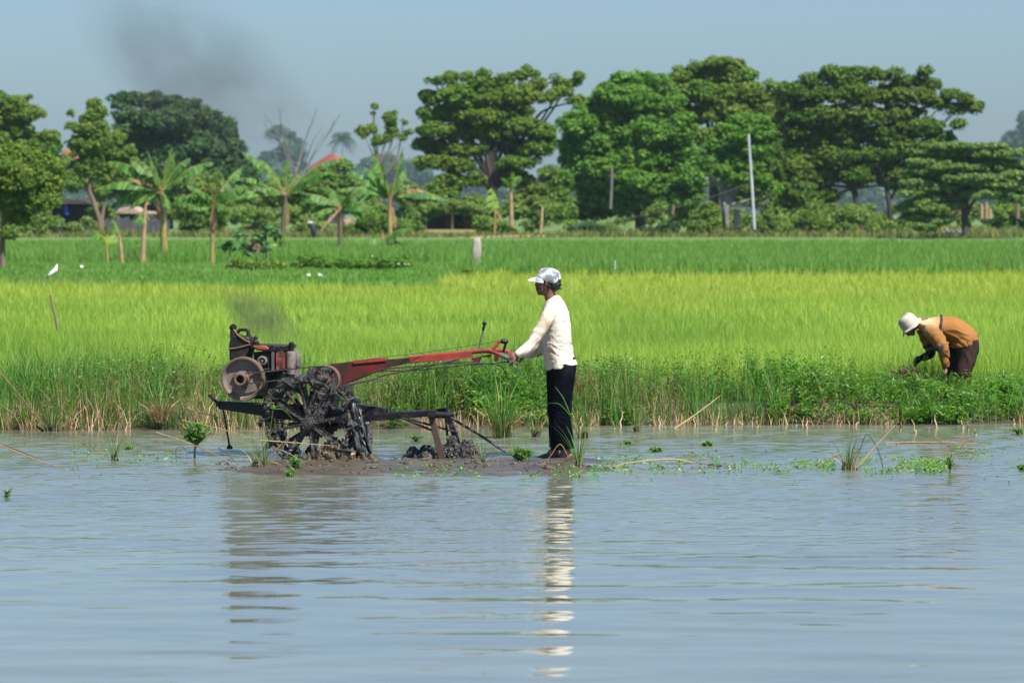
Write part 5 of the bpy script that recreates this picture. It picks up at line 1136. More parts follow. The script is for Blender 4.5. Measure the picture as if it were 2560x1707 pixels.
def banana(label, base, top, r, leaves, d=None, stem='banana_stem', seed=1, mid=None):
    d = d or GD(base[1], .22); rng = np.random.default_rng(seed)
    t = thing('banana_plant', label, 'banana plant', P(base[0], base[1], d), GBN)
    pts = [(base[0], base[1] + 4)] + (mid or [((base[0] * 2 + top[0]) / 3, (base[1] * 2 + top[1]) / 3), ((base[0] + top[0] * 2) / 3, (base[1] + top[1] * 2) / 3)]) + [top]
    rr = [r * 1.25, r, r * .9, r * .62][:len(pts)] if len(pts) == 4 else [r * (1.2 - .6 * i / (len(pts) - 1)) for i in range(len(pts))]
    MB().curve([P(a, b, d) for a, b in pts], [q / F * d for q in rr], 12, 5).jitter(.012, 6).build('stem', M[stem], t, 60)
    for lf in leaves:
        tip, mat, w = lf[0], lf[1] if len(lf) > 1 else 'banana_leaf', lf[2] if len(lf) > 2 else 1.0
        st = lf[3] if len(lf) > 3 else top; sg = lf[4] if len(lf) > 4 else None
        ang = tip[0] - st[0]; up_ = st[1] - tip[1]
        sag = sg if sg is not None else (.10 if up_ > abs(ang) * 1.5 else .26)
        banana_leaf(t, (st[0] + rng.uniform(-2, 2), st[1] + 2), tip, d, .38 * w, mat, rng, sag, .62, rng.uniform(-.7, .7))
    if len(leaves) > 6:
        for k in range(3): banana_leaf(t, (top[0] + (k - 1) * 2, top[1] + 6), (top[0] + (k - 1) * 9 + rng.uniform(-4, 4), top[1] + rng.uniform(45, 85)), d, .16, 'banana_dry', rng, .12, .7, rng.uniform(-.2, .3))
        for k in range(6):
            s_ = -1 if k % 2 else 1; tip = (top[0] + s_ * rng.uniform(25, 85), top[1] + rng.uniform(-95, 40)); banana_leaf(t, (top[0], top[1] + 3), tip, d, .30, 'banana_leaf', rng, rng.uniform(.15, .35), .6, rng.uniform(.2, 1.2))
    return t
L_ = 'banana_leaf'
banana('tallest banana plant of the left group, thick yellow stem and wide torn leaves', B5(1295, 1442), B5(1266, 880), 8.5, [(B5(850, 640),), (B5(1165, 555), L_, .9), (B5(1350, 530), 'banana_pale', .55), (B5(1672, 650),), (B5(775, 850), L_, 1, B5(1255, 870)), (B5(838, 1005), L_, 1), (B5(1560, 985), L_, 1), (B5(1010, 1010), L_, .8), (B5(1100, 720), L_, .9), (B5(1480, 760), L_, .8), (B5(1035, 790), 'banana_dry', .5, None or B5(1230, 850)), (B5(1330, 1010), L_, .7)], seed=1)
banana('shorter banana plant with a yellow lower stem, second from the left among the leafy ones', B5(1662, 1465), B5(1672, 975), 6.0, [(B5(1475, 830),), (B5(1640, 765), L_, .6), (B5(1795, 855),), (B5(1365, 925), L_, .9), (B5(1965, 890), L_, .9), (B5(1530, 1010), L_, .8), (B5(1790, 1010), L_, .7), (B5(1720, 800), L_, .7), (B5(1545, 870), L_, .8)], seed=2)
banana('banana plant with a slender dark stem and one long leaf raised to the upper left', B6(380, 1330), B6(420, 845), 6.5, [(B6(85, 505), L_, 1.05), (B6(430, 555), L_, .7), (B6(835, 555), L_, .9), (B6(810, 660), L_, 1.05), (B6(20, 715), L_, .9), (B6(-10, 870), L_, .9), (B6(235, 880), 'banana_dry', .6), (B6(360, 905), 'banana_dry', .5), (B6(190, 780), L_, 1), (B6(640, 700), L_, .9)], stem='banana_stem_dark', seed=3)
banana('banana plant with a drooping dry leaf and broad dark crown, left of the yellow-stalked one', B6(847, 1322), B6(852, 950), 6.0, [(B6(530, 835), L_, 1.1), (B6(745, 760), L_, .9), (B6(1055, 770), L_, 1.1), (B6(505, 985), L_, 1.0), (B6(615, 1020), L_, .9), (B6(705, 1120), 'banana_dry', .35), (B6(1080, 960), L_, 1.0), (B6(940, 800), L_, 1.1), (B6(985, 900), L_, 1.1), (B6(680, 900), L_, 1.1), (B6(800, 1060), 'banana_dry', .8)], stem='banana_stem_dark', seed=4)
banana('banana plant with fanned bright yellow leaf stalks, rightmost of the row', B6(1235, 1310), B6(1242, 870), 6.5, [(B6(1340, 470), L_, .7), (B6(1090, 485), L_, .9), (B6(925, 660), L_, 1.1), (B6(860, 800), L_, .9), (B6(1520, 810), 'banana_dry', .8), (B6(1700, 885), L_, .9), (B6(1345, 735), 'banana_pale', .8), (B6(1180, 600), L_, 1.0), (B6(1030, 620), L_, 1.0), (B6(1040, 780), L_, 1.1), (B6(1420, 800), L_, .9), (B6(1130, 720), L_, 1.1)], seed=5, mid=[B6(1240, 1150), B6(1236, 1000)])
t = banana('low banana sucker with spread dark leaves at the foot of the yellow-stalked plant', B6(1195, 1310), B6(1190, 1180), 4.0, [(B6(1400, 1105), L_, .9), (B6(1065, 1215), L_, .9), (B6(1350, 1240), L_, .9), (B6(1100, 1150), L_, .8), (B6(1165, 1050), L_, .6), (B6(1290, 1180), L_, .9)], stem='banana_stem', seed=6)
banana('young banana plant with two broad pale leaves, leftmost of the row', B5(846, 1460), B5(832, 1290), 3.6, [(B5(712, 1185), L_, .8), (B5(885, 1215), 'banana_pale', .9), (B5(800, 1210), 'banana_pale', .7)], seed=7)
banana('bare pale banana stem with one broken leaf hanging left, next to the young plant', B5(962, 1452), B5(935, 1215), 4.4, [(B5(868, 1100), L_, .7)], stem='banana_stem_brown', seed=8)
banana('tall bare brown banana stem with a single wilted leaf, left of the tallest plant', B5(1117, 1450), B5(1140, 985), 5.6, [(B5(1068, 1130), L_, .9, B5(1120, 1010), .05), (B5(1160, 965), 'banana_dry', .3)], stem='banana_stem_brown', seed=9)
banana('cut banana stump with yellow sprouting leaves, by the slender dark stem', B6(368, 1345), B6(372, 1230), 7.0, [(B6(300, 1240), 'banana_pale', .5), (B6(430, 1150), 'banana_pale', .6), (B6(390, 1180), 'banana_pale', .5)], stem='banana_stem_dark', seed=10)
# far banana plants against the undergrowth
banana('far small banana plant with one glowing yellow-green upright leaf', (1236, 590), (1238, 525), 3, [((1228, 470), 'banana_pale', 1.4, None or (1240, 528), .02), ((1255, 545), 'banana_dry', .9)], 228, seed=11)
banana('far banana plant with an orange-brown stem beside the tall open tree', (1279, 565), (1277, 470), 5, [((1300, 440), L_, 1), ((1255, 445), L_, 1), ((1280, 430), 'banana_pale', 1)], 229, 'banana_stem_brown', seed=12)
# papaya saplings
def sapling(label, base, top, d, spots, seed, w=2.2):
    rng = np.random.default_rng(seed); t = thing('papaya_sapling', label, 'sapling', P(base[0], base[1], d), 'papaya saplings among the bananas')
    MB().curve([P(base[0], base[1] + 3, d), P((base[0] + top[0]) / 2 + 1, (base[1] + top[1]) / 2, d), P(*top, d)], [w * 1.3 / F * d, w / F * d, w * .7 / F * d], 8).build('stem', M['bark_pale'], t)
    o = crown('foliage', 'papaya', spots, d, t, puff=.26, leaf=.21, per=5, rng=rng, dens=1.0, grow=.95); o.name = 'foliage'
sapling('papaya sapling with a thin pale stem and drooping dark leaves, left of its twin', (639, 676), (642, 612), 128, [(640, 600, 34, 9), (618, 612, 20, 8), (628, 630, 18, 7), (665, 622, 10, 8)], 1)
sapling('papaya sapling with a thicker grey stem, right of its twin', (667, 675), (665, 585), 128, [(672, 578, 20, 9), (650, 590, 20, 8), (690, 588, 14, 8), (668, 566, 12, 6), (600, 590, 24, 8)], 2, 3)
sapling('small leafy yellow-green sapling with a dark stem, right of the yellow lower stem', (572, 650), (574, 622), 140, [(574, 612, 17, 10), (560, 620, 9, 7), (590, 620, 8, 7)], 3)
t = thing('flowering_hedge', 'low leafy hedge dotted with pale blooms under the rightmost banana plants', 'hedge', P(880, 672, 126), None)
rng = np.random.default_rng(5)
o = crown('foliage', 'tree_bright', [(x + rng.uniform(-8, 8), 656 + rng.uniform(-8, 9), rng.uniform(12, 26), rng.uniform(7, 15), rng.uniform(-1.5, 1.5)) for x in range(738, 1034, 9)], 126, t, puff=.15, leaf=.075, per=30, dens=.7, rng=rng); o.name = 'foliage'
mb = MB()
for k in range(12): q = P(rng.uniform(735, 1025), rng.uniform(640, 668), 125); mb.ball(q, (.036, .03, .024), 7, 5)
b_ = mb.build('blossoms', surf('blossom', (.5, .55, .32), (.6, .62, .42), 5, .7, .1), t); b_['kind'] = 'stuff'
t = thing('flowering_hedge', 'short yellowish leafy clump around the papaya stems', 'hedge', P(640, 672, 127), None)
o = crown('foliage', 'tree_olive', [(x, 664 + rng.uniform(-4, 4), 22, 11) for x in range(585, 700, 18)], 127, t, puff=.17, leaf=.085, per=36, rng=rng); o.name = 'foliage'
bush('small dark weed clump on the field border just left of the man', [(1172, 676, 12, 7), (1160, 680, 8, 4)], 112, 'tree_green', 8, puff=.12, leaf=.07, per=30)

# ------------------------------------------------------------------ huts, posts and odd things at the tree line
def pbox(mb, x0, y0, x1, y1, d, dep): 
    a, b = P(x0, y1, d), P(x1, y0, d)
    mb.add([(a.x, d, a.z), (b.x, d, a.z), (b.x, d + dep, a.z), (a.x, d + dep, a.z), (a.x, d, b.z), (b.x, d, b.z), (b.x, d + dep, b.z), (a.x, d + dep, b.z)], [(3, 2, 1, 0), (4, 5, 6, 7), (0, 1, 5, 4), (1, 2, 6, 5), (2, 3, 7, 6), (3, 0, 4, 7)])
def gable(mb, xl, xm, xr, ye, yr, d, dep, th=.12, over=.3):
    """pitched roof of two thick slopes, ridge running away from the viewer at xm"""
    for xe in (xl, xr):
        e, r = P(xe, ye, d - over), P(xm, yr, d - over)
        mb.prism([e, r, r + Vector((0, 0, th)), e + Vector((0, 0, th))], (0, dep + 2 * over, 0))
t = thing('house', 'distant house with a red pitched roof showing above the banana leaves', 'house', P(822, 540, 420))
mb = MB(); pbox(mb, 792, 416, 858, 560, 422.5, 5); mb.build('wall', M['grey_boards'], t); mb = MB(); A_ = [P(774, 421, 419), P(826, 389, 422), P(850, 391, 422), P(874, 410, 419)]; mb.prism(A_, (0, .3, .05)); mb.prism([A_[0], A_[1], P(826, 389, 422) + Vector((.3, 4, 0)), A_[0] + Vector((0, 7, 0))], (0, 0, .2)); mb.build('roof', M['red_tile'], t)
t = thing('house', 'distant house mostly hidden by trees, a scrap of orange tiled roof at the left', 'house', P(170, 560, 285))
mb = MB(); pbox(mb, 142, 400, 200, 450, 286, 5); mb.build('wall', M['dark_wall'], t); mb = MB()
mb.prism([P(152, 379, 285), P(166, 373, 285), P(190, 396, 285), P(172, 397, 285)], (0, 5, 0)); mb.prism([P(198, 372, 285), P(208, 370, 285), P(210, 385, 285), P(200, 386, 285)], (0, 3, 0)); mb.build('roof', M['orange_tile'], t)
t = thing('house', 'tiny far-off orange roof in a gap between the tall open tree and the bright tree', 'house', P(1400, 560, 420))
mb = MB(); pbox(mb, 1388, 446, 1414, 560, 420, 5); mb.build('wall', M['grey_boards'], t); mb = MB(); gable(mb, 1384, 1398, 1418, 448, 434, 420, 5, .2, .5); mb.build('roof', M['orange_tile'], t)
t = thing('hut', 'small hut with a faded pink tin roof behind the banana stems', 'hut', P(880, 585, 238))
mb = MB(); pbox(mb, 848, 566, 895, 585, 238.6, 3); mb.build('wall', M['dark_wall'], t); mb = MB(); mb.prism([P(838, 568, 238), P(858, 550, 238), P(892, 549, 238), P(904, 566, 238)], (0, 3.5, 0)); mb.build('roof', M['pink_tin'], t, bevel=.03)
t = thing('hut', 'open-sided hut with dark openings and a maroon middle panel under a leafy roof', 'hut', P(1125, 580, 238))
mb = MB(); pbox(mb, 1068, 532, 1185, 578, 239.5, 3); mb.build('wall', M['dark_wall'], t)  # solid dark box; the shade of the open sides is only its colour
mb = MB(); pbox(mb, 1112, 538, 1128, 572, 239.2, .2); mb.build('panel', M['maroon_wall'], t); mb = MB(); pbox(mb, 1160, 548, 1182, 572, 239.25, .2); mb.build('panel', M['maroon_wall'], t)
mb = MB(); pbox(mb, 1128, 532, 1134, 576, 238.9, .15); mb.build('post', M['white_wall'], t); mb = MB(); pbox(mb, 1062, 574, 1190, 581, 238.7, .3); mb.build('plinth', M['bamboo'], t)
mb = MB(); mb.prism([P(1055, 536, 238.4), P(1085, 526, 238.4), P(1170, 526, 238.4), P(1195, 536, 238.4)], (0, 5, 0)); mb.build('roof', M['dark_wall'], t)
bush('leafy creeper mass hanging over the open-sided hut', [(1080, 525, 34, 16), (1130, 516, 40, 16), (1180, 526, 30, 18), (1055, 548, 16, 22), (1200, 556, 18, 22)], 237, 'bush', 18, puff=.34, leaf=.17, per=50)
t = thing('shed', 'dark shed with a brown roof edge and blue cloth under the slim tree', 'shed', P(175, 585, 240))
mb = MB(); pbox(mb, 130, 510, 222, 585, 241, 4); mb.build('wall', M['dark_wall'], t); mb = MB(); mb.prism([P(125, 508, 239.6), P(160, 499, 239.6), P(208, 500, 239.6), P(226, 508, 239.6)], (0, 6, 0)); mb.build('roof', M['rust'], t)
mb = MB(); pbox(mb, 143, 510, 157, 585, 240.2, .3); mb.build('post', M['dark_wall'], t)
mb = MB(); mb.prism([P(159, 515, 239.9), P(170, 514, 239.9), P(171, 535, 239.9), P(166, 538, 239.9), P(160, 533, 239.9)], (0, .06, 0)); mb.jitter(.05, 3)
tag(mb.build('cloth', M['blue_cloth'], None), 'bright blue cloth hanging in the dark shed', 'cloth')
t = thing('hut', 'low hut roof of brown thatch with mossy eaves behind the tallest banana plant', 'hut', P(320, 590, 246))
mb = MB(); pbox(mb, 290, 536, 352, 590, 247, 4); mb.build('wall', M['dark_wall'], t); mb = MB(); mb.prism([P(284, 534, 246), P(300, 521, 246), P(330, 516, 246), P(350, 528, 246), P(400, 530, 246), P(402, 538, 246)], (0, 5, 0)); mb.build('roof', M['thatch'], t, bevel=.05)
t = thing('fence', 'dark grey board fence behind the tallest banana plant', 'fence', P(350, 590, 236))
rr = random.Random(9)
mb = MB()
for k in range(24):
    x = 268 + k * 6.6; mb.bar(P(x, 590, 236), P(x + rr.uniform(-1, 1), 545 + rr.uniform(-4, 6), 236), .15, .03, (0, 1, 0))
mb.build('boards', M['grey_boards'], t); MB().bar(P(266, 562, 236.05), P(428, 562, 236.05), .06, .08).build('rail', M['grey_boards'], t)
mb = MB()
for r_ in range(15):
    for k in range(4): a = P(612 + k * 9.6 + (r_ % 2) * 3 + rr.uniform(-.6, .6), 597, 147); a.z = .24 + r_ * .061; mb.bar(a, a + Vector((.128, 0, 0)), .12, .054)
tag(mb.build('brick_pile', M['brick'], None), 'small stack of reddish bricks behind the papaya saplings', 'bricks')
# posts, poles, rail
def post(name, label, cat, a, b, r0, r1, d, mat, group=None, n=10):
    mb = MB().curve([P(a[0], a[1] + 2, d), P((a[0] + b[0]) / 2 + .5, (a[1] + b[1]) / 2, d), P(*b, d)], [r0 / F * d, (r0 + r1) / 2 / F * d, r1 / F * d], n, 5)
    return tag(mb.build(name, M[mat], None), label, cat, group)
post('pole', 'tall leaning whitish pole standing clear in front of the trees', 'pole', (1886, 572), (1871, 336), 4, 3, 230, 'white_pole')
post('pole', 'grey-brown wooden pole half hidden in the bright green tree', 'pole', (1526, 520), (1530, 420), 4, 3.4, 231, 'dead_wood')
post('bamboo_stake', 'upright yellow bamboo stake at the right end of the bamboo rail', 'stake', (1351, 590), (1356, 518), 4.2, 3.2, 226, 'bamboo')
post('bamboo_rail', 'long low bamboo rail lying along the far edge of the green rice', 'rail', (1140, 594), (1362, 591), 3, 2.6, 225, 'bamboo')
post('wooden_post', 'short reddish brown post between the bushes near the sloping cord', 'post', (1681, 535), (1683, 512), 4, 4, 230.5, 'bark_brown')
post('wooden_stake', 'thin pale stick standing at the border of the yellow and green rice', 'stake', (1537, 672), (1537, 650), 1.8, 1.5, 112, 'white_pole')
mb = MB(); d = 233; c0, c1 = P(1842, 570, d), P(1844, 523, d)
mb.lathe([(.20, 0), (.205, .3), (.19, (c1.z - c0.z) * .9), (.17, (c1.z - c0.z)), (.01, c1.z - c0.z + .01)], c0, (0, 0, 1), 12).jitter(.015, 4); tag(mb.build('concrete_post', M['concrete'], None), 'short thick pale concrete post beside the V-shaped trunk', 'post')
mb = MB(); d = 121.5; c0, c1 = P(1192, 642, d), P(1191, 594, d); hh = c1.z - c0.z
vs = []
for w_, z_ in ((.15, -.4), (.145, hh * .2), (.122, hh * .75), (.105, hh * .94), (.06, hh)):
    for k in range(12): a = 2 * PI * k / 12; vs.append(c0 + Vector((w_ * math.copysign(abs(math.cos(a)) ** .6, math.cos(a)), .7 * w_ * math.copysign(abs(math.sin(a)) ** .6, math.sin(a)), z_)))
mb.add(vs, [(i * 12 + k, i * 12 + (k + 1) % 12, (i + 1) * 12 + (k + 1) % 12, (i + 1) * 12 + k) for i in range(4) for k in range(12)] + [tuple(48 + k for k in range(12))])
tag(mb.jitter(.012, 6).build('boundary_marker', M['concrete'], None, 50), 'weathered stone boundary marker with a rounded top standing in the green rice', 'marker')
tag(MB().curve([P(1345, 572, 229), P(1480, 560, 229), P(1600, 540, 229.5), P(1720, 510, 230), P(1810, 482, 230), P(1876, 456, 230)], .013, 5, 8).build('cord', M['dead_wood'], None), 'thin pale cord sloping down from the white pole across the bushes', 'cord')
GS = 'tree stumps and posts under the low flat-tiered tree'
for i, (x, y0, y1, r, lb) in enumerate(((2454, 545, 510, 4, 'pale yellowish stump just right of the flat-tiered tree trunk'), (2466, 545, 506, 4.5, 'taller pale stump, second right of the flat-tiered tree trunk'), (2475, 545, 522, 5, 'short thick yellowish stump, third right of the flat-tiered tree trunk'), (2544, 545, 508, 5, 'brownish stump near the right frame edge'), (2364, 535, 502, 3.5, 'thin pale post left of the flat-tiered tree trunk'), (2398, 535, 498, 4, 'brown post close behind the flat-tiered tree trunk'))):
    post('stump', lb, 'stump', (x, y0), (x - 1, y1), r * 1.2, r, 236, 'stump_wood' if 'yellow' in lb or 'pale' in lb else 'bark_brown', GS)
mb = MB(); 
for k in range(9): mb.ball(P(2390 + k * 6 - 30, 582 + rng.uniform(-5, 4), 226), (.12, .1, .10), 7, 5)
tag(mb.jitter(.05, 3).build('rubble', M['grey_metal'], None, 60), 'grey rubble heaped at the foot of the flat-tiered tree', None, None, 'stuff')
# a far figure in dark clothes
t = thing('person', 'tiny far figure in dark clothes and a pale hat, standing bent before the trees', 'person', P(783, 592, 224))
MB().curve([P(786, 594, 224), P(785, 580, 224), P(781, 568, 224), P(776, 562, 224)], [.10, .17, .18, .08], 10).ball(P(775, 560, 224), .10).melt('body', M['band'], t, .03, 1)
MB().ball(P(775, 557, 224), (.19, .17, .10)).build('hat', M['cream_hat'], t)
# scarecrow scraps and leaning stake in the rice
mb = MB(); d = 100; a = P(122, 712, d); 
tg = thing('scarecrow_flag', 'white scrap of plastic flying from a dark stick in the rice at the left', 'flag', a)
MB().curve([a - Vector((0, 0, .3)), P(118, 700, d), P(120, 690, d)], [.022, .02, .015], 6).build('stick', M['dead_wood'], tg)
vs = []; tip, bot, rt = P(142, 660, d), P(119, 690, d), P(145, 681, d)
for i in range(6):
    for j in range(6):
        u, v = i / 5, j / 5; q = bot.lerp(tip.lerp(rt, v), u); vs.append(q + Vector((0, .05 * math.sin(5 * v + 2 * u), 0)))
f_ = MB().add(vs, [(i * 6 + j, i * 6 + j + 1, i * 6 + 7 + j, i * 6 + 6 + j) for i in range(5) for j in range(5)]).build('scrap', M['white_scrap'], tg, 80); so_ = f_.modifiers.new('s', 'SOLIDIFY'); so_.thickness = .012
post('leaning_stake', 'crooked leaning wooden stake poking out of the yellow-green rice at the left', 'stake', (146, 830), (125, 738), 3.2, 2.2, 52, 'bark_brown')
for (x, y, lb) in ((203, 669, 'single round white blob on the grass strip left of the bananas'), (772, 690, 'left of two white blobs at the edge of the yellow rice'), (800, 689, 'right of two white blobs at the edge of the yellow rice')):
    tag(MB().ball(P(x, y, GD(y, .34)), (.07, .06, .06), 10, 7).jitter(.02, 9).build('plastic_bag', M['white_scrap'], None, 70), lb, 'bag', 'white bags lying in the fields')
# ------------------------------------------------------------------ tufts, reeds and floating plants in the flooded plot
def tuft(name, label, px, py, n, h, spread, seed, dead=.25, w=.007, root=.05, rootmat='straw_dark', bladem='sedge', skirt=0, cat='grass tuft', group='grass tufts around the flooded plot', lean=.42, dry_h=.6):
    d = GD(py); rng = np.random.default_rng(seed); c = P(px, py, d); t = thing(name, label, cat, c, group)
    def bl(nm, k, hh, ww, ln, mat, sp, z0=0.0):
        r = spread * sp * np.sqrt(rng.random(k)); a = rng.uniform(0, 2 * PI, k); B = np.stack([c.x + r * np.cos(a), c.y + r * np.sin(a), c.z - .02 + z0 + 0 * a], 1)
        az = a + rng.normal(0, .5, k)
        return np_mesh(nm, *blades(B, hh * rng.uniform(.45, 1.05, k), ww * rng.uniform(.7, 1.3, k), az, np.abs(rng.normal(ln, ln * .5, k)).clip(.02, 1.15), rng, .9, 4), M[mat], t)
    bl('blades', n, h, w, lean, bladem, .45)
    if dead: bl('dead_blades', max(4, int(n * dead)), h * dry_h, w, lean * 1.5, 'straw', .55)
    if skirt: bl('straw_skirt', int(skirt * 1.6), h * .5, w * 1.4, 1.0, 'straw', .8, h * .14)
    mb = MB(); rr = random.Random(seed)
    for k in range(10): mb.tube([c + Vector((rr.gauss(0, spread * .28), rr.gauss(0, spread * .28), -.04)), c + Vector((rr.gauss(0, spread * .22), rr.gauss(0, spread * .22), root * rr.uniform(.6, 1.3)))], [.02, .008], 6)
    mb.jitter(.008, 30).build('root_clump', M['wet_mud'], t, 60)
    return t
tuft('grass_tuft', 'small upright reed tuft with a dark base standing alone in open water at the left', 286, 1150, 22, .30, .05, 1, .2, .008)
tuft('grass_tuft', 'wide grey-green grass tuft with dark wet roots at the left shore', 128, 1078, 90, .50, .18, 2, .3, .006, lean=.5)
tuft('grass_tuft', 'tall grass tuft with a sagging straw skirt, right of the wide grey-green one', 225, 1066, 80, .62, .10, 3, .3, .006, skirt=46)
tuft('grass_tuft', 'tall dark green grass tuft rooted on the muddy left bank between two straw-skirted ones', 295, 1058, 90, .70, .10, 4, .2, .007, skirt=16)
tuft('grass_tuft', 'grass tuft with the thickest pale straw skirt, nearest the leafy sapling', 403, 1074, 84, .66, .10, 5, .3, .007, skirt=80)
tuft('grass_tuft', 'sedge tuft standing in front of the cage wheel, left of the pair', 638, 1168, 22, .34, .05, 6, .6, .006)
tuft('grass_tuft', 'sedge tuft with long stems in front of the cage wheel, right of the pair', 660, 1170, 22, .42, .05, 7, .4, .006)
tuft('grass_tuft', 'big fresh green grass tuft at the shore between the plough and the man', 1255, 1094, 150, .66, .17, 8, .2, .008, bladem='grass_blade', lean=.42, skirt=22)
tuft('grass_tuft', 'thin sparse grass tuft behind the plough tail, with folded straw', 1206, 1166, 12, .34, .035, 9, .5, .006)
tuft('grass_tuft', 'fresh green sedge tuft growing right in front of the man’s feet', 1446, 1170, 34, .44, .06, 10, .25, .008, bladem='grass_blade', lean=.36)
tuft('grass_tuft', 'spiky grass tuft with straw stalks in open water at the right', 2122, 1174, 60, .40, .10, 11, .5, .006, lean=.5)
tuft('grass_tuft', 'yellowish grass tuft leaning at the far shore just behind the man', 1455, 1096, 40, .42, .08, 12, .5, .006)
tuft('grass_tuft', 'small yellow-green tuft at the far shore left of the man', 1340, 1092, 40, .36, .08, 13, .6, .006)
tuft('grass_tuft', 'upright yellow-green reed tuft at the far shore, right of the man', 1592, 1080, 26, .50, .09, 14, .35, .006, lean=.2)
tuft('grass_tuft', 'brownish wild grass tuft rising above the weeds left of the stooping worker', 1985, 960, 46, .62, .12, 15, .9, .005, lean=.5, root=.02)
for i, (px, h) in enumerate(((150, .55), (210, .6), (340, .62), (430, .55), (470, .5), (60, .5), (2555, .55), (2500, .3), (1850, .45))):
    tuft('grass_tuft', ['long-bladed grass clump on the bank top, leftmost but one', 'long-bladed grass clump on the bank above the straw skirts', 'dense dark grass clump on the bank top left of the flywheel', 'grass clump on the bank above the leafy sapling', 'grass clump on the bank just left of the flywheel', 'leftmost grass clump on the bank top', 'grass clump on the bank at the right frame edge', 'short grass clump right of the stooping worker', 'reddish tipped grass clump on the bank midway between the two people'][i], px, 1000 - 20 * (i % 2), 60, h, .12, 30 + i, .15, .007, bladem='grass_blade', lean=.4, root=.02)

def stalk(label, pts, r, mat='reed', cat='reed', name='reed', grp='loose reeds and sticks in the water', d=None):
    dd = d or GD(max(p[1] for p in pts)); mb = MB()
    r = r * .72; q = [P(p[0], p[1], dd + (p[2] if len(p) > 2 else 0)) for p in pts]
    mb.curve(q, [r] + [r * .8] * (len(pts) - 2) + [r * .4], 6, 5); return tag(mb.build(name, M[mat], None), label, cat, grp)
stalk('dark straight reed slanting into the water at the left frame edge, upper of two', [(-10, 1106), (40, 1124), (96, 1146)], .010, 'reed_dark')
stalk('long brown reed slanting into the water at the left frame edge, lower of two', [(-10, 1108), (80, 1145), (172, 1175)], .0085)
stalk('thick pale stalk leaning right out of the spiky tuft', [(2142, 1172), (2190, 1115), (2238, 1062)], .011, 'bamboo')
stalk('brown stalk lying low to the left of the spiky tuft', [(2105, 1130), (2060, 1155), (2030, 1178)], .008, 'reed')
stalk('thin dark bent stalk right of the spiky tuft', [(2208, 1170), (2195, 1125), (2168, 1086), (2150, 1120), (2130, 1150)], .006, 'reed_dark')
stalk('pale bent straw lying on the water right of the man', [(1535, 1166), (1600, 1153), (1690, 1148), (1755, 1164)], .011, 'bamboo')
stalk('folded dry straw standing like a tent, right of the long bent straw', [(1735, 1155), (1722, 1140), (1727, 1126), (1760, 1145), (1785, 1163)], .007, 'reed')
stalk('dry cane lying diagonally against the weeds, right of the man', [(1682, 1074, .3), (1740, 1035, .5), (1802, 988, .7)], .010, 'bamboo')
stalk('forked lower arm of the diagonal dry cane', [(1690, 1068, .3), (1730, 1048, .4), (1745, 1040, .5)], .007, 'reed')
stalk('bundle of floating reeds on the water at the right, the longest strand', [(2215, 1107), (2320, 1105), (2440, 1108)], .012, 'reed')
stalk('green floating reed crossing the longest strand at the right', [(2298, 1082), (2340, 1098), (2374, 1116)], .008, 'weed_stem')
stalk('straight pale straw lying across in front of the cage wheel', [(650, 1100), (730, 1106), (838, 1114)], .007, 'bamboo', d=34.2)
stalk('long pale straw running from the left to the sedge pair, upper of two', [(465, 1020, .6), (560, 1048, .3), (624, 1080, 0)], .006, 'reed', d=34.4)
stalk('long pale straw running from the left to the sedge pair, lower of two', [(455, 1050, .6), (560, 1074, .3), (640, 1098, 0)], .006, 'bamboo', d=34.2)
stalk('brown stalk slanting down left into the sedge roots', [(390, 1080), (500, 1118), (598, 1167)], .007, 'reed')
for i, (a, b, lb) in enumerate((((700, 1160), (560, 1135), 'brown reed'), ((722, 1098), (680, 1160), 'pale straw'), ((736, 1095), (752, 1150), 'dark straw'), ((540, 1165), (575, 1150), 'short dark stick'), ((545, 1118), (600, 1168), 'thin dark stick'), ((690, 1120), (770, 1165), 'pale reed'), ((672, 1150), (724, 1092), 'upright straw'))):
    stalk(lb + ' among the tangle around the sedge pair, ' + ('low and flat', 'leaning right', 'leaning left', 'lowest left', 'steepest left', 'slanting right', 'tallest in the middle')[i], [a, ((a[0] + b[0]) / 2, (a[1] + b[1]) / 2 - 5), b], .006, 'reed' if 'dark' not in lb else 'reed_dark', d=33.6)
stalk('dry straw folded in a peak before the man’s feet', [(1352, 1168), (1376, 1140), (1400, 1110), (1420, 1140), (1440, 1168)], .006, 'reed')
stalk('single thin upright straw before the man’s heel', [(1376, 1172), (1375, 1140), (1374, 1095)], .005, 'reed_dark')
stalk('bent dry straw behind the plough tail, shaped like a hairpin', [(1190, 1152), (1184, 1118), (1196, 1128), (1206, 1155)], .006, 'reed')
stalk('bent dark twig sticking out of the churned mud', [(1078, 1168), (1092, 1152), (1108, 1142)], .006, 'reed_dark')
stalk('long dry reed slanting through the left tufts', [(215, 990, 0), (245, 1045, 0), (256, 1078, 0)], .008, 'reed', d=38.2)
stalk('long straight reed crossing the weeds at the left frame edge', [(0, 930, 0), (60, 1000, 0), (118, 1070, 0)], .007, 'reed', d=38.3)
stalk('hooked thin dark stem near the sapling', [(440, 1148), (441, 1122), (455, 1117), (463, 1122), (469, 1146)], .005, 'reed_dark')

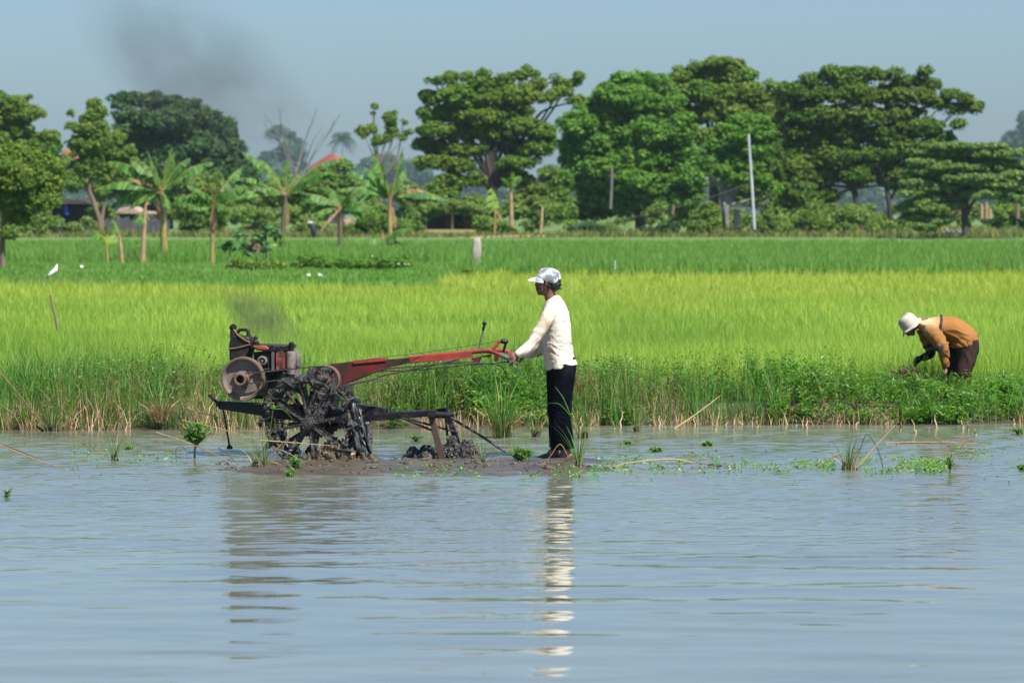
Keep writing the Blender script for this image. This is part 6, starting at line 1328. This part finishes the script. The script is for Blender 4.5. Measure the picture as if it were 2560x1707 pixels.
def leafy(name, label, px, py, h, wd, n, leaf, seed, cat='plant', group=None, mat='weed_leaf', stem=True, asp=.3, low=.25, d=None, trunk=0):
    d = d or GD(py); rng = np.random.default_rng(seed); c = P(px, py, d); t = thing(name, label, cat, c, group); mb = MB(); out = []; root_ = c
    if trunk: c = c + Vector((.01, 0, h * trunk)); h = h * (1 - trunk); mb.curve([root_ - Vector((0, 0, .05)), root_.lerp(c, .5) + Vector((-.006, 0, 0)), c], [.011, .009, .008], 7, 4)
    for k in range(n):
        a = rng.uniform(0, 2 * PI); r = wd * rng.random() ** .6; top = c + Vector((r * math.cos(a), r * math.sin(a) * .8, h * (1 - .4 * (r / wd) ** 2) * rng.uniform(.7, 1.05)))
        mb.curve([c - Vector((0, 0, .02)), c.lerp(top, .5) + Vector((0, 0, h * .04)), top], [.006, .004, .002], 5, 3)
        m_ = 13; f = rng.uniform(low, 1, m_)[:, None]; p = np.array(c) * (1 - f) + np.array(top) * f
        la = rng.uniform(0, 2 * PI, m_); dr = np.stack([np.cos(la), np.sin(la), rng.uniform(-.5, .4, m_)], 1); l_ = leaf * rng.uniform(.7, 1.2, m_)
        out.append(leaf_quads(p + dr * l_[:, None], nrm(np.array([0, -.25, 1]) + rng.normal(0, .45, (m_, 3))), l_, asp, rng, dr))
    mb.build('stems', M['weed_stem'] if stem is True else M[stem], t); o = np_mesh('leaves', *join(out), M[mat], t)
    return t
leafy('sapling', 'small round leafy sapling on a bare stem standing in the water left of the tiller', 487, 1146, .34, .15, 40, .030, 1, 'sapling', low=.15, trunk=.36, asp=.24)
MB
leafy('water_plant', 'low bushy green plant with narrow leaves by the plough tail, in front of the man', 1302, 1153, .13, .15, 34, .03, 2, 'plant', 'green plants in the water', mat='grass_blade', asp=.2, low=.2)
leafy('water_plant', 'single upright seedling with drooping leaves standing in open water at the right', 2374, 1182, .18, .03, 5, .026, 3, 'plant', 'green plants in the water', asp=.26)
leafy('water_plant', 'small dark feathery plant at the left frame edge in open water', 18, 1242, .07, .025, 5, .016, 4, 'plant', 'green plants in the water')
leafy('water_plant', 'little dark green plant drifting farthest out, right of the man', 1769, 1114, .05, .06, 9, .028, 5, 'plant', 'green plants in the water')
leafy('water_plant', 'pale green floating plant nearest behind the man', 1640, 1128, .035, .08, 12, .024, 6, 'plant', 'green plants in the water', 'grass_blade')
leafy('water_plant', 'tiny green floating plant at the edge of the far reflection, right of the man', 1570, 1110, .03, .05, 8, .018, 7, 'plant', 'green plants in the water')
leafy('water_plant', 'green floating sprig in the water between the reed tuft and the sapling', 322, 1122, .03, .05, 9, .02, 8, 'plant', 'green plants in the water', 'grass_blade')
leafy('water_plant', 'narrow-leaved yellow-green sprig in front of the sedge pair', 737, 1172, .12, .06, 9, .026, 9, 'plant', 'green plants in the water', 'grass_blade', asp=.22)
leafy('water_plant', 'yellow-green sprig lying lower right of the sedge pair, nearest the viewer', 728, 1190, .06, .06, 7, .026, 10, 'plant', 'green plants in the water', 'grass_blade', asp=.22)
leafy('water_plant', 'bright green water plant floating behind the mud clods of the plough', 1040, 1098, .04, .10, 14, .022, 11, 'plant', 'green plants in the water', 'grass_blade', d=37.0)
leafy('water_plant', 'tiny dark plant at the right frame edge', 2552, 1174, .05, .04, 7, .018, 12, 'plant', 'green plants in the water')
leafy('water_plant', 'tuft of dark green weed on the far shore at the right frame edge', 2545, 1085, .08, .06, 8, .02, 13, 'plant', 'green plants in the water')
# tall sedge heads
def sedge_head(label, pts, rays, d, seed, ln=.09):
    rng = random.Random(seed); t = thing('sedge', label, 'sedge', P(*pts[0], d), 'tall sedge stems'); q = [P(a, b, d) for a, b in pts]
    MB().curve(q, [.0045, .004, .003], 6).build('stem', M['weed_stem'], t); top = q[-1]
    mb = MB()
    for (dx, dy) in rays:
        e = P(pts[-1][0] + dx, pts[-1][1] + dy, d + rng.uniform(-.05, .05)); m_ = top.lerp(e, .5) + Vector((0, 0, .25 * abs(e.x - top.x))); mb.curve([top, m_, e], [.0035, .003, .0012], 5, 4)
    mb.build('bracts', M['grass_blade'], t)
    mb = MB()
    for k in range(12): mb.tube([top, top + Vector((rng.gauss(0, .014), rng.gauss(0, .014), rng.uniform(.005, .03)))], [.004, .006], 5)
    mb.build('flower_head', M['banana_pale'], t)
sedge_head('tall sedge with a yellow flower head and arching bracts in front of the chassis', [(664, 1165), (672, 1100), (683, 1022)], [(-24, -18), (52, 30), (20, -4), (-8, -22)], 34.0, 1)
sedge_head('tall sedge with long bracts crossing the man’s dark trousers', [(1440, 1168), (1436, 1110), (1428, 1042)], [(-58, -34), (-40, -75), (6, -50), (30, -20)], 33.6, 2)
# pale stem bases along the far shore
GP = 'pale swollen stem bases at the far shore'
proto = None; rr = random.Random(8)
for i, (px, py, h) in enumerate(((1452, 1072, 60), (1535, 1075, 40), (1552, 1068, 70), (1625, 1064, 30), (1648, 1068, 50), (1662, 1072, 46), (1680, 1062, 34), (1737, 1066, 44), (1790, 1076, 36), (1815, 1068, 30), (1833, 1072, 60), (1855, 1064, 20), (1893, 1070, 30), (1908, 1060, 18), (1990, 1064, 24), (2018, 1072, 46), (2212, 1070, 50), (2290, 1082, 56), (2322, 1072, 40), (2342, 1070, 56), (2408, 1074, 40), (2420, 1078, 46), (2440, 1090, 34), (2535, 1062, 24), (580, 1070, 40), (645, 1068, 44), (2140, 1066, 30), (2250, 1076, 36))):
    if proto is None:
        a = Vector((0, 0, 0)); o = MB().curve([a - Vector((0, 0, .05)), a + Vector((0, 0, .02)), a + Vector((.01, 0, .06)), a + Vector((-.01, .02, .13)), a + Vector((.005, .03, .20))], [.010, .016, .012, .008, .005], 7, 4).build('plant_stem', M['pale_stem'], None); proto = o
    else: o = proto.copy(); COL.objects.link(o)
    d = GD(py) ; o.location = P(px, py, d); s_ = h / F * d / .2 * .62; o.scale = (.75, .75, s_); o.rotation_euler = (rr.uniform(-.3, .3), rr.uniform(-.45, .45), rr.uniform(0, 6)); tag(o, 'pale swollen stem base standing in the water along the far bank', 'stem', GP)
# floating weed mats and scraps
rng = np.random.default_rng(77); out = []; st_ = []
def mat_patch(x0, x1, y0, y1, n):
    px = rng.uniform(x0, x1, n); py = rng.uniform(y0, y1, n); k = vnoise(px * .03, py * .12, 6) > .35; px, py = px[k], py[k]; d = H * F / (py - HZ)
    C = np.stack([(px - 1280) / F * d, d, rng.uniform(.004, .04, len(px))], 1); Nn = nrm(np.array([0, -.3, 1]) + rng.normal(0, .5, (len(px), 3))); out.append(leaf_quads(C, Nn, rng.uniform(.008, .02, len(px)), .55, rng))
for a in ((1960, 2090, 1156, 1180, 420), (2150, 2370, 1150, 1184, 1400), (1480, 1800, 1140, 1186, 700), (1800, 1980, 1160, 1182, 220), (1380, 1500, 1170, 1192, 120), (980, 1200, 1160, 1196, 260), (300, 460, 1135, 1162, 140), (180, 300, 1120, 1146, 90), (1300, 1500, 1185, 1198, 100), (2360, 2480, 1120, 1150, 120)): mat_patch(*a)
tag(np_mesh('floating_weed', *join(out), M['weed_leaf']), 'loose mats of small round-leaved weed floating on the shallow water', None, None, 'stuff')
n = 900; px = rng.uniform(0, 2560, n); py = 1090 + 150 * rng.beta(1.2, 2.2, n); d = H * F / (py - HZ); C = np.stack([(px - 1280) / F * d, d, np.full(n, .004)], 1)
sz = rng.uniform(.004, .018, n); az = rng.uniform(0, 6.28, n); Tt = np.stack([np.cos(az), np.sin(az) * .6, rng.uniform(-.1, .5, n)], 1)
tag(np_mesh('floating_debris', *leaf_quads(C, nrm(np.array([0, 0, 1]) + rng.normal(0, .4, (n, 3))), sz, .3, rng, Tt), M['straw_dark']), 'scattered dark twigs and rotten leaf scraps floating on the water', None, None, 'stuff')

t = thing('weed_heap', 'brownish heap of pulled wilted weeds under the gloved hand of the stooping worker', 'weed heap', P(2268, 925, 41.6))
rng = np.random.default_rng(91); n = 420; c = np.array(P(2266, 938, 41.6)); q = rng.normal(0, 1, (n, 3)) * np.array([.085, .09, .035]); hz_ = np.abs(q[:, 2]) + .05 * np.exp(-(q[:, 0] / .12) ** 2)
C = np.stack([c[0] + q[:, 0], c[1] + q[:, 1], c[2] - .05 + hz_], 1); np_mesh('leaves', *leaf_quads(C, nrm(rng.normal(0, .6, (n, 3)) + np.array([0, -.3, 1])), rng.uniform(.015, .05, n), .22, rng), M['straw_dark'], t)
B = np.stack([c[0] + rng.normal(0, .12, 160), c[1] + rng.normal(0, .1, 160), np.full(160, c[2] - .05)], 1); np_mesh('stems', *blades(B, rng.uniform(.05, .15, 160), rng.uniform(.005, .009, 160), rng.uniform(0, 6.28, 160), rng.uniform(.4, 1.1, 160), rng), M['straw_dark'], t)
